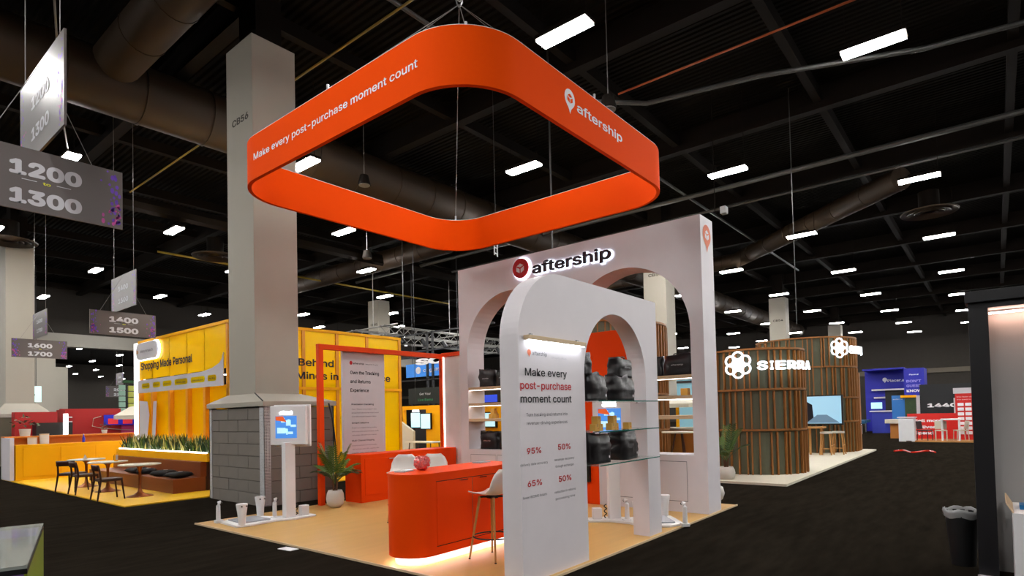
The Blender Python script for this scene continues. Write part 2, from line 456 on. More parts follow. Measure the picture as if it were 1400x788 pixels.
def speaker(x, y, z, label):
    t = thing('pendant_speaker', label, 'speaker', (x, y, z), 0)
    mk('speaker_body', B().cyl((0, 0, 0), (0, 0, .3), .2, .13, n=20), beamm, t, smooth=1)
    mk('grille', B().cyl((0, 0, -.02), (0, 0, 0), .17, n=20), cable, t)
    mk('drop_cable', B().cyl((0, 0, .3), (0, 0, 11.5 - z), .01, n=5), cable, t)
speaker(11.9, 6.65, 8.6, 'small dark pendant speaker below the nearest ceiling light')
speaker(11.4, 15.0, 8.9, 'small dark pendant speaker seen inside the orange ring')
speaker(14.9, 19.5, 8.1, 'small pendant speaker over the yellow acrylic wall')

# ------------------------------------------------------------------ columns
def column(x, y, label, tag, z=9.72, wx=.98, wy=1.12, big=True, tagdx=0):
    t = thing('column', label, 'column', (x, y, 0))
    mk('shaft', B().box(x, x + wx, y, y + wy, 1.9 if big else 0, z), concrete, t, bevel=.012)
    mk('upper_shaft', B().box(x + .2, x + wx - .2, y + .2, y + wy - .2, z, HZ), beamm, t)
    if tag:
        text(tag, (x, y + wy * .76, 7.98), (0, -1, 0), mat('stencil grey', '4A463E', .8), t, .19, .68, bold=.03)
    return t
c56 = column(6.1, 11.7, 'tall grey square column marked CB56 with a blocky padded base', 'CB56')
column(25.85, 11.7, 'grey column seen through the right arch of the white wall', 'CB58')
column(46.1, 11.7, 'grey column rising behind the slatted round booths', 'CB54')
column(66.0, 11.7, 'farthest grey column right of the slatted booths', '')
column(25.85, 32.7, 'grey column rising behind the right yellow acrylic wall', 'CB60')
cl = column(5.95, 32.3, 'grey column at the left edge behind the yellow counter', '')
# base of CB56: concrete blocks, corner guards, sloping cap
BX0, BX1, BY0, BY1 = 5.888, 7.43, 10.974, 13.27
def block_base(t, x0, x1, y0, y1, ztop=1.93):
    mk('base_core', B().box(x0 + .05, x1 - .05, y0 + .05, y1 - .05, 0, ztop), soil, t)
    rows = 8; hh = ztop / rows; cache = {}
    def blk(c, size):
        k = tuple(round(v, 3) for v in size)
        if k not in cache:
            o = mk('block', B().rbox((0, 0, 0), size), blockm, t, bevel=.006); o.location = Vector(c) - WL[t.name]
            # recentre the mesh
            off = WL[t.name]
            for v in o.data.vertices: v.co += off
            cache[k] = o
        else:
            o = cache[k].copy(); COL.objects.link(o); o.parent = t; o.location = Vector(c) - WL[t.name]
    for r in range(rows):
        z = (r + .5) * hh
        for (a0, a1, fixed, axis) in ((y0, y1, x0 + .03, 'y'), (x0 + .06, x1, y0 + .03, 'x')):
            L = a1 - a0; cuts = [0, .28 * L, .64 * L, L] if r % 2 else [0, .46 * L, .82 * L, L]
            for c0, c1 in zip(cuts[:-1], cuts[1:]):
                g = .008
                jit = random.uniform(-.003, .003)
                if axis == 'y': blk((fixed + jit, a0 + (c0 + c1) / 2, z), (.06, c1 - c0 - g, hh - g))
                else: blk((a0 + (c0 + c1) / 2, fixed + jit, z), (c1 - c0 - g, .06, hh - g))
    for (cx, cy) in ((x0, y0), (x0, y1), (x1, y0)):
        mk('corner_guard', B().box(cx - .012, cx + (.13 if cx == x0 else .012), cy - .012, cy - .004 if cy == y0 else cy + .012, .02, ztop + .03).box(cx - .012, cx - .004 if cx == x0 else cx + .012, cy - .012 if cy == y0 else cy - .1, cy + (.16 if cy == y0 else .012), .02, ztop + .03), mat('perforated metal strip', 'C8C8CA', .5, .2), t)
def perforate(m):
    nt = m.node_tree; p = nt.nodes['Principled BSDF']; tc = nt.nodes.new('ShaderNodeTexCoord')
    vo = nt.nodes.new('ShaderNodeTexVoronoi'); vo.inputs['Scale'].default_value = 34; vo.inputs['Randomness'].default_value = .1
    cr = nt.nodes.new('ShaderNodeValToRGB'); cr.color_ramp.elements[0].position = .32; cr.color_ramp.elements[1].position = .38
    cr.color_ramp.elements[0].color = (.04, .04, .04, 1); cr.color_ramp.elements[1].color = (.62, .62, .63, 1)
    nt.links.new(tc.outputs['Object'], vo.inputs['Vector']); nt.links.new(vo.outputs['Distance'], cr.inputs[0]); nt.links.new(cr.outputs[0], p.inputs['Base Color'])
perforate(mat('perforated metal strip', 'C8C8CA', .5, .2))
def hip_cap(t, x0, x1, y0, y1, z0, X0, X1, Y0, Y1, z1):
    b = B(); e = .05
    lo = [(x0 - e, y0 - e, z0), (x1 + e, y0 - e, z0), (x1 + e, y1 + e, z0), (x0 - e, y1 + e, z0)]
    mi = [(p[0], p[1], z0 + .09) for p in lo]; hi = [(X0, Y0, z1), (X1, Y0, z1), (X1, Y1, z1), (X0, Y1, z1)]
    rr = [[b.bm.verts.new(p) for p in l] for l in (lo, mi, hi)]
    for a, c in ((0, 1), (1, 2)):
        for k in range(4): b.bm.faces.new((rr[a][k], rr[a][(k + 1) % 4], rr[c][(k + 1) % 4], rr[c][k]))
    b.bm.faces.new(rr[0][::-1]); b.bm.faces.new(rr[2])
    mk('sloping_cap', b, concrete, t)
    mk('cap_seam', B().tube([(x0 - e, y0 - e, z0 + .1), (X0 - .01, Y0 - .01, z1 + .01)], .012, 6), textd, t)
block_base(c56, BX0, BX1, BY0, BY1)
hip_cap(c56, BX0, BX1, BY0, BY1, 1.95, 6.08, 7.1, 11.68, 12.84, 2.22)
mk('power_lead', B().tube([(7.25, 10.86, 2.0), (7.32, 10.84, 1.7), (7.38, 10.84, 1.2), (7.4, 10.84, .6), (7.3, 10.84, .03)], .016, 6), black, smooth=1, label='black cable hanging down the padded column base', cat='cable')
# left column base
mk('base_box', B().box(5.55, 7.35, 31.7, 33.9, 0, 2.0), mat('olive base board', '6E6A58', .8), cl)
mk('base_cap', B().box(5.5, 7.4, 31.65, 33.95, 2.0, 2.15).poly([(5.5, 31.65, 2.15), (7.4, 31.65, 2.15), (7.0, 32.2, 2.6), (5.9, 32.2, 2.6)], (0, .05, 0)), concrete, cl)

# ------------------------------------------------------------------ booth floor
struct('floor_booth', B().box(4.3, 10.5, 3.57, 10.23, 0, .02), maple)
struct('trim_20', B().box(4.28, 10.52, 3.555, 3.575, 0, .024).box(4.28, 4.3, 3.555, 10.24, 0, .024), birch)
mk('floor_marker', B().rbox((4.17, 7.2, .004), (.13, .26, .006), rz=.1), textw, label='small white paper marker on the carpet at the booth edge', cat='paper')
for i, (x, y) in enumerate(((25.3, 2.3), (24.7, 2.5), (24.2, 2.2))):
    pass
mk('cord', B().tube([(25.2 + math.sin(k * .9) * .5, 2.9 - k * .11, .03) for k in range(12)], .03, 6), red, smooth=1, label='orange red cord lying loose on the carpet before the red booth', cat='cord')

# ------------------------------------------------------------------ front arch sign
TH = .24; FY = 3.63
fa = thing('arch_sign', 'white rounded sign wall with a small arch and glass shelves, nearest the camera', 'sign wall', (6.1, 3.75, 0))
outer = [(4.575, .02), (4.575, 2.43)] + arc(5.335, 2.43, .76, 180, 90, 20)[1:] + [(7.66, 3.19), (7.66, .02), (7.30, .02)] + arc(6.5375, 2.13, .7625, 0, 180, 36) + [(5.775, .02)]
outer[-2 - 36 + 36] = outer[-2 - 36 + 36]
mk('arch_panel', holed(outer, [], TH, lambda x, y, z: (x, FY + z, y)), white, fa, bevel=0)
# top edge cap line
b = B().box(4.66, 5.72, FY - .075, FY, 2.43, 2.475)
lb = thing('picture_light', 'slim wooden picture light glowing over the printed text of the arch sign', 'light bar', (5.2, FY - .04, 2.4))
mk('light_bar', b, birch, lb, bevel=.004)
mk('led_strip', B().box(4.68, 5.70, FY - .06, FY - .03, 2.422, 2.43), ledw, lb)
mk('bracket', B().box(4.75, 4.78, FY - .03, FY, 2.475, 2.5).box(5.6, 5.63, FY - .03, FY, 2.475, 2.5), metal, lb)
U = (1, 0, 0)
text('aftership', (4.80, FY, 2.285), U, textg, fa, .055, .25, name='small_lettering')
flat([pinshape((4.745, FY, 2.31), U, (0, 0, 1), .03)], salmon, 'pin_logo', fa, (0, -1, 0))
text('Shopify Plus', (5.13, FY, 2.27), U, gwhite, fa, .028, .28, name='small_lettering')
cx = 5.04
text('Make every', (cx, FY, 2.075), U, textd, fa, .105, .74, align='C', bold=.014)
text('post-purchase', (cx, FY, 1.94), U, redp, fa, .105, .90, align='C', bold=.014)
text('moment count', (cx, FY, 1.805), U, textd, fa, .105, .90, align='C', bold=.014)
text('Turn tracking and returns into', (cx, FY, 1.665), U, textg, fa, .046, .73, align='C', name='body_text')
text('revenue-driving experiences', (cx, FY, 1.58), U, textg, fa, .046, .72, align='C', name='body_text')
for (x, z, s, l1, l2, w) in ((4.79, 1.29, '95%', 'delivery date accuracy', None, .46), (5.33, 1.30, '50%', 'revenue recovery', 'through exchanges', .38),
                          (4.79, .965, '65%', 'fewer WISMO tickets', None, .40), (5.33, .96, '50%', 'reduction in returns', 'processing time', .40)):
    text(s, (x, FY, z), U, redp, fa, .082, .235, align='C', bold=.014)
    text(l1, (x, FY, z - .115), U, textg, fa, .035, w, align='C', name='body_text')
    if l2: text(l2, (x, FY, z - .185), U, textg, fa, .035, w * .92, align='C', name='body_text')
for k, (z, lab) in enumerate(((1.822, 'top'), (1.47, 'middle'), (1.092, 'bottom'))):
    g = thing('glass_shelf', '%s glass shelf set into the small arch of the white sign' % lab, 'shelf', (6.54, 3.7, z))
    mk('glass_pane', B().box(5.79, 7.29, 3.46, 3.9, z - .012, z), glassm, g)
    mk('front_edge', B().box(5.79, 7.29, 3.452, 3.46, z - .012, z), glasse, g)
    mk('shelf_pin', B().cyl((5.78, 3.75, z - .02), (5.83, 3.75, z - .02), .008, n=8).cyl((7.25, 3.75, z - .02), (7.3, 3.75, z - .02), .008, n=8), chrome, g)

# ------------------------------------------------------------------ bags and cartons
def bag_mesh(w, d, h, seed):
    b = B(); n = 10; rnd = random.Random(seed); rows = []
    R = 28
    prof = []
    for i in range(n + 1):
        t = i / n; z = h * t
        sx = 1 - .03 * t + .03 * math.sin(t * 6 + seed * 2); sy = (1 - .35 * max(0, (t - .55) / .45) ** 1.6)
        ring = []
        for k in range(R):
            a = 2 * PI * k / R
            cx_, sy_ = math.cos(a), math.sin(a)
            p = 7
            rr = (abs(cx_) ** p + abs(sy_) ** p) ** (-1 / p)
            x = cx_ * rr * w / 2 * sx; y = sy_ * rr * d / 2 * sy
            f = noise.noise(Vector((x * 9 + seed * 3.1, y * 9, z * 7))) * .16 * min(w, h) * .42 * (t ** .5 if i else 0)
            g = noise.noise(Vector((x * 22 + seed, y * 5, z * 18))) * .035 * t ** .5
            top = (noise.noise(Vector((x * 6, seed * 1.7, 0))) * .07 if i == n else 0)
            ring.append((x + (f + g) * cx_, y + (f + g) * sy_, z + top + f * .3))
        rows.append([b.bm.verts.new(v) for v in ring])
    for i in range(n):
        for k in range(R): b.bm.faces.new((rows[i][k], rows[i][(k + 1) % R], rows[i + 1][(k + 1) % R], rows[i + 1][k]))
    b.bm.faces.new(rows[0][::-1]); b.bm.faces.new(rows[-1])
    return b
def tote(x, y, z, w, d, h, rz, seed, label, word=True, group=None, pin=False):
    t = thing('tote_bag', label, 'bag', (x, y, z), rz, group)
    mk('bag_body', bag_mesh(w, d, h, seed), bagm, t, smooth=2)
    mk('handle', B().tube([(-w * .22, -d * .1, h * .93), (-w * .17, -d * .18, h * 1.03), (0, -d * .22, h * 1.06), (w * .17, -d * .18, h * 1.03), (w * .22, -d * .1, h * .93)], .008, 6), bagm, t, smooth=1)
    if word: text('aftership', (0, -d * .5 - .01, h * .46), (1, 0, 0), textw, t, w * .07, w * .42, align='C', name='logo_print')
    if pin: flat([disc((w * .25, -d * .5 - .012, h * .2), (1, 0, 0), (0, 0, 1), .012, .016)], textw, 'pin_print', t, (0, -1, 0))
    return t
tote(6.02, 3.70, 1.822, .40, .26, .31, 0, 1, 'crumpled black tote bag at the left of the top glass shelf', False, pin=True)
tote(5.87, 3.73, 2.12, .22, .2, .26, 0, 2, 'black bag stacked on the left bag of the top glass shelf', False)
tote(6.67, 3.70, 1.822, .48, .26, .31, 0, 3, 'crumpled black tote bag at the right of the top glass shelf', False, pin=True)
tote(6.76, 3.72, 2.12, .40, .2, .25, .05, 4, 'black tote bag with white print stacked on the right bag of the top glass shelf')
tote(6.05, 3.70, 1.092, .44, .26, .35, 0, 5, 'creased black tote bag at the left of the bottom glass shelf', False, pin=True)
tote(6.75, 3.70, 1.092, .46, .26, .36, .1, 6, 'creased black tote bag at the right of the bottom glass shelf', False, pin=True)
def carton(x, y, z, s, label, h=None, rz=0):
    t = thing('small_carton', label, 'box', (x, y, z), rz)
    h = h or s
    mk('box_body', B().box(-s / 2, s / 2, -s / 2, s / 2, 0, h), kraft, t, bevel=.002)
    mk('tape', B().box(-.012, .012, -s / 2 - .001, s / 2 + .001, h * .6, h + .001), mat('parcel tape', 'A87C34', .4), t)
    flat([disc((s * .2, -s / 2, h * .35), (1, 0, 0), (0, 0, 1), s * .09, s * .09, 12)], redp, 'printed_dot', t, (0, -1, 0), eps=.0015)
def pyramid(x, y, z, s, where, dx=1, dy=0, three=True):
    carton(x - s * .53 * dx, y - s * .53 * dy, z, s, 'lower left kraft carton of the stack %s' % where)
    if three:
        carton(x + s * .53 * dx, y + s * .53 * dy, z, s, 'lower right kraft carton of the stack %s' % where)
        carton(x, y, z + s, s, 'topmost kraft carton of the stack %s' % where, h=s * 1.1)
pyramid(5.99, 3.62, 1.47, .082, 'at the left of the middle glass shelf')
pyramid(6.36, 3.62, 1.47, .082, 'in the centre of the middle glass shelf')
pyramid(6.78, 3.62, 1.47, .082, 'at the right of the middle glass shelf', three=False)

# ------------------------------------------------------------------ big back wall with two arches
WX0, WX1, WY0, WY1, WZ = 9.32, 9.85, 3.60, 9.03, 4.84
bw = thing('arch_wall', 'tall white wall with two round arches and the glowing store sign', 'booth wall', (9.6, 6.3, 0))
mk('arched_wall', holed([(WY0, .02), (WY1, .02), (WY1, WZ), (WY0, WZ)], [archhole(3.82, 6.22, .95, 3.0), archhole(6.40, 8.80, .95, 3.0)], WX1 - WX0, lambda x, y, z: (WX0 + z, x, y)), white, bw)
# cupboard doors in the plinth
for k, (y0, y1) in enumerate(((3.95, 4.62), (4.80, 5.42), (7.3, 8.0), (8.05, 8.75))):
    mk('cupboard_door', B().box(WX0 - .006, WX0 + .02, y0, y1, .2, .84), white, bw, bevel=.002)
    mk('door_gap', B().box(WX0 - .003, WX0 + .01, y0 - .006, y1 + .006, .192, .848), textg, bw)
# orange centre panel
mk('centre_panel', B().box(WX0 - .012, WX1 + .02, 4.95, 7.67, .95, 3.13), orange, bw, bevel=.01)
mk('lower_panel', B().box(WX0 - .012, WX0 + .03, 5.60, 7.02, .02, .95), orange, bw, bevel=.004)
tvw = thing('television', 'black wall screen low on the orange panel behind the kiosk', 'television', (WX0 - .05, 6.3, .42))
mk('case', B().box(WX0 - .07, WX0 - .012, 5.76, 6.9, .42, 1.35), black, tvw, bevel=.01)
mk('screen', B().box(WX0 - .075, WX0 - .07, 5.79, 6.87, .45, 1.32), mat('dark glass screen', '15180C', .15), tvw)
Uy = (0, -1, 0)
# halo sign: glowing rim behind navy letters
hs = thing('halo_sign', 'glowing store name sign with dark letters and red round emblem on the tall wall', 'sign', (WX0 - .05, 6.2, 4.4))
text('aftership', (WX0, 6.93, 4.415), Uy, halo, hs, .28, 1.72, bold=.05, name='halo_glow', eps=.02)
text('aftership', (WX0, 6.93, 4.415), Uy, navy, hs, .28, 1.72, bold=.022, ext=.03, name='raised_lettering', eps=.05)
c = (WX0 - .02, 7.235, 4.575)
flat([disc(c, Uy, (0, 0, 1), .225, .225, 40)], halo, 'emblem_glow', hs, (-1, 0, 0))
flat([disc(c, Uy, (0, 0, 1), .195, .195, 40)], redp, 'round_emblem', hs, (-1, 0, 0), eps=.03, th=.03)
flat(boxmark(c, Uy, (0, 0, 1), .17), textw, 'parcel_mark', hs, (-1, 0, 0), eps=.064)
flat([pinshape((9.58, WY0, 4.55), (1, 0, 0), (0, 0, 1), .17)], salmon, 'pin_logo', bw, (0, -1, 0))
flat(boxmark((9.58, WY0, 4.55), (1, 0, 0), (0, 0, 1), .15), white, 'parcel_mark', bw, (0, -1, 0), eps=.007)
# wooden shelves
for side, (y0, y1) in (('right', (3.82, 4.95)), ('left', (7.67, 8.80))):
    for k, z in enumerate((2.27, 1.93, 1.60)):
        g = thing('wall_shelf', '%s birch shelf inside the %s arch of the tall white wall' % (('top', 'middle', 'lowest')[k], side), 'shelf', ((WX0 + WX1) / 2, (y0 + y1) / 2, z))
        mk('board', B().box(WX0 + .01, WX1 - .01, y0, y1, z - .06, z), birch, g, bevel=.003)
        if k < 2: mk('led_strip', B().box(WX0 + .03, WX0 + .06, y0 + .02, y1 - .02, z - .068, z - .06), leds, g)
    mk('sill_strip', B().box(WX0 + .01, WX0 + .03, y0, y1, .95, .953), whitei, bw)  # thin strip of plain bright white paint along the sill front
ty = PI * 1.5
tote(9.58, 8.42, 2.27, .42, .22, .37, ty, 11, 'black tote bag with white print on the top shelf of the left arch')
tote(9.58, 7.95, 2.27, .42, .22, .37, ty, 12, 'black tote bag on the left arch top shelf, half hidden by the rounded sign')
tote(9.56, 8.38, .955, .46, .24, .36, ty, 13, 'black tote bag with white print on the sill of the left arch')
tote(9.56, 7.88, .955, .40, .24, .36, ty, 14, 'black tote bag on the left arch sill against the rounded sign')
tote(9.58, 4.12, 2.27, .50, .24, .36, ty, 15, 'black tote bag with white print on the top shelf of the right arch')
tote(9.62, 4.62, 2.27, .40, .22, .36, ty, 16, 'black tote bag beside the narrow slats on the top shelf of the right arch', False)
pyramid(9.55, 8.28, 1.60, .10, 'on the lowest shelf of the left arch', 0, -1)
carton(9.55, 4.03, 1.93, .12, 'kraft carton alone on the middle shelf of the right arch')
# white light panel and orange frame on the left rear corner
fr = thing('orange_frame', 'slim orange square frame standing around the white info panel', 'frame', (8.2, 10.1, 0))
for (x0, x1) in ((6.50, 6.60), (9.76, 9.84)):
    mk('post', B().box(x0, x1, 10.04, 10.14, .02, 3.02), framo, fr, bevel=.004)
mk('top_beam', B().box(6.50, 9.84, 10.04, 10.14, 3.02, 3.12), framo, fr, bevel=.004)
mk('side_beam', B().box(9.74, 9.86, 9.03, 10.04, 3.06, 3.14), framo, fr, bevel=.004)
lp = thing('light_panel', 'white side panel with a glowing vertical edge next to the orange frame', 'wall panel', (9.82, 9.55, 0))
mk('panel', B().box(9.80, 9.86, 9.03, 10.03, .02, 3.05), whitei, lp)
mk('led_strip', B().box(9.785, 9.80, 10.015, 10.03, .9, 3.05), leds, lp)
# info panel
ip = thing('info_panel', 'white printed panel headed Own the Tracking and Returns Experience', 'sign', (7.6, 10.17, .9))
mk('panel_board', B().box(7.10, 8.15, 10.14, 10.2, .95, 3.06), gwhite, ip, bevel=.004)
Y = 10.14
flat([disc((7.30, Y, 2.80), U, (0, 0, 1), .035, .04)], redp, 'round_logo', ip, (0, -1, 0))
text('aftership', (7.35, Y, 2.775), U, textd, ip, .05, .27, bold=.01, name='small_lettering')
text('Return for Shopify', (7.66, Y, 2.775), U, textg, ip, .032, .32, name='small_lettering')
for s, z, w in (('Own the Tracking', 2.57, .72), ('and Returns', 2.39, .50), ('Experience', 2.21, .45)):
    text(s, (7.28, Y, z), U, textd, ip, .095, w, bold=.012)
for z, hd, ls in ((1.90, 'Precision tracking', ('Turn "Where is my order?" into', 'proactive moments that build', 'trust and reduce support tickets.')),
                  (1.44, 'Smart returns', ('Protect your bottom line by turning', 'refunds into exchanges with', 'automation. Reclaim lost revenue.')),
                  (1.14 - .12, 'Multi-Channel Shipping', ())):
    zz = {1.90: 1.94, 1.44: 1.56}.get(z, 1.20)
    text(hd, (7.30, Y, zz), U, textd, ip, .045, .42 if len(hd) < 15 else .55, bold=.01, name='heading')
    ls = ls or ('Simplify fulfilment across Shopify,', 'TikTok Shop, and 100+ carriers with', 'a single, high-ready platform.')
    for q, s in enumerate(ls): text(s, (7.30, Y, zz - .095 - q * .075), U, textg, ip, .03, .62 + .05 * (q % 2), name='body_text')
# orange cabinet behind
cb = thing('cabinet', 'long low orange cabinet under the white info panel', 'cabinet', (8.4, 9.9, 0))
mk('body', B().box(7.117, 9.74, 9.61, 10.13, .02, .955), orange, cb, bevel=.006)
for k, x0 in enumerate((7.2, 7.96)):
    dr = mk('door', B().box(x0, x0 + .74, 9.598, 9.61, .16, .87), orange, cb, bevel=.003)
    mk('handle', B().box(x0 + (.58 if k == 0 else .04), x0 + (.70 if k == 0 else .16), 9.565, 9.6, .835, .85), chrome, dr)
mk('lock_plate', B().box(7.9, 8.02, 9.58, 9.6, .52, .55), chrome, cb)
dr = mk('door', B().box(8.72, 9.5, 9.598, 9.61, .16, .87), orange, cb, bevel=.003)

# ------------------------------------------------------------------ front counter
ct = thing('counter', 'orange curved reception counter glowing underneath', 'counter', (5.2, 5.24, 0))
def stadium(x0, x1, y0, y1, r, n=16):
    return [(x1, y0), (x1, y1)] + arc(x0 + r, y1 - r, r, 90, 180, n) + arc(x0 + r, y0 + r, r, 180, 270, n)
x0, x1, y0, y1 = 4.33, 6.25, 4.94, 5.56
P = stadium(x0, x1, y0, y1, .31)
mk('body', B().poly([(a, c_, .12) for a, c_ in P], (0, 0, .89)), orange, ct, smooth=1)
P2 = stadium(x0 - .005, x1, y0 - .005, y1 + .005, .315)
mk('counter_top', B().poly([(a, c_, 1.01) for a, c_ in P2], (0, 0, .035)), orange, ct, smooth=1)
P3 = stadium(x0 + .07, x1 - .05, y0 + .07, y1 - .07, .24)
mk('plinth', B().poly([(a, c_, .02) for a, c_ in P3], (0, 0, .10)), whitei, ct, smooth=1)
P4 = stadium(x0 + .02, x1 - .02, y0 + .02, y1 - .02, .29); P5 = stadium(x0 + .05, x1 - .03, y0 + .05, y1 - .05, .26)
b = B(); va = [b.bm.verts.new((p[0], p[1], .117)) for p in P4]; vb = [b.bm.verts.new((p[0], p[1], .117)) for p in P5]
for k in range(len(P4)):
    j = (k + 1) % len(P4); b.bm.faces.new((va[k], vb[k], vb[j], va[j]))
mk('under_glow_strip', b, ledw, ct)
for k, xa in enumerate((4.68, 5.275)):
    d = mk('door', B().box(xa, xa + .585, y0 - .006, y0, .225, .94), orange, ct, bevel=.002)
    xh = xa + (.36 if k == 0 else .1)
    mk('handle', B().box(xh, xh + .13, y0 - .03, y0 - .006, .925, .935), chrome, d)
mk('door_gap', B().box(5.266, 5.274, y0 - .002, y0 + .01, .22, .94), cable, ct)
mk('door_gap', B().box(4.675, 5.86, y0 - .002, y0 + .01, .214, .222).box(4.675, 5.86, y0 - .002, y0 + .01, .942, .95), soil, ct)
# bowl of sweets
bl = thing('bowl', 'round clear bowl filled with shiny red sweets on the counter', 'bowl', (4.82, 5.33, 1.045), 0)
b = B(); rs = random.Random(3)
for k in range(110):
    a, h = rs.uniform(0, 2 * PI), rs.uniform(.0, .15)
    r = math.sqrt(max(0, .09 ** 2 - (h - .085) ** 2)) * rs.uniform(.6, 1)
    b.sphere((math.cos(a) * r, math.sin(a) * r, h + .01), .017, u=8, v=5)
mk('sweets', b, mat('shiny red sweet', 'F42410', .25), bl, smooth=2, kind='stuff')
mk('glass_bowl', B().lathe([(.04, 0), (.085, .03), (.108, .085), (.095, .14), (.07, .17), (.066, .17), (.09, .14), (.103, .085), (.08, .035), (.04, .006)], n=28), mat('thin bowl glass', 'F4F8F8', .03, alpha=.10), bl, smooth=2)
for (x, y, rz, lab) in ((4.62, 5.42, .4, 'small stack of brochures beside the red sweets bowl'), (5.95, 5.40, .1, 'flat brochure lying at the sign end of the counter')):
    t = thing('brochure', lab, 'brochure', (x, y, 1.045), rz)
    mk('pages', B().box(-.11, .11, -.07, .07, 0, .012), gwhite, t)
    mk('cover', B().box(-.11, .11, -.07, .07, .012, .014), mat('printed cover', '6D7F8A', .3, var=.5, scale=20), t)

# ------------------------------------------------------------------ bar stools
def stool():
    t = thing('bar_stool', 'white shell bar stool with wooden legs beside the orange counter', 'stool', (0, 0, 0), 0, 'white shell stools')
    # shell: seat runs into a curved back (front is +y)
    rows = []
    prof = [(.22, .735), (.19, .75), (.1, .745), (0, .74), (-.1, .745), (-.16, .765), (-.2, .82), (-.225, .90), (-.24, .98), (-.25, 1.04)]
    for i, (y, z) in enumerate(prof):
        t_ = i / (len(prof) - 1); wd = .20 + .03 * math.sin(t_ * PI) - (.09 if i == len(prof) - 1 else .03 if i == len(prof) - 2 else 0) - (.04 if i == 0 else 0)
        row = []
        for k in range(-4, 5):
            s = k / 4; lift = .035 * s * s * (1 if t_ < .6 else .2)
            fw = .05 * s * s if t_ > .5 else 0
            row.append((s * wd, y + fw, z + lift))
        rows.append(row)
    mk('seat_shell', B().grid(rows), shell, t, smooth=2, solid=.012)
    mk('seat_bracket', B().rbox((0, 0, .715), (.30, .03, .02), .785).rbox((0, 0, .715), (.30, .03, .02), -.785).cyl((0, 0, .70), (0, 0, .74), .07, n=16), black, t)
    for sx in (-1, 1):
        for sy in (-1, 1):
            lg = mk('leg', B().cyl((sx * .20, sy * .20, 0), (sx * .105, sy * .105, .72), .011, .017, n=12), wood, t, smooth=1)
            mk('foot_cap', B().cyl((sx * .2, sy * .2, 0), (sx * .1985, sy * .1985, .012), .0125, n=12), black, lg)
    pts = [(math.cos(a) * .235, math.sin(a) * .235, .26) for a in [2 * PI * k / 32 for k in range(33)]]
    mk('foot_ring', B().tube(pts, .009, 6), black, t, smooth=1)
    return t
s0 = stool(); s0.location = (5.25, 4.60, .02); s0['label'] = 'white shell bar stool with wooden legs in front of the orange counter'
copy_tree(s0, (6.32, 7.45, .02), 2.2, 'white shell stool behind the counter, left of the sweets bowl')
copy_tree(s0, (6.62, 7.08, .02), 2.2, 'white shell stool behind the counter, right of the sweets bowl')

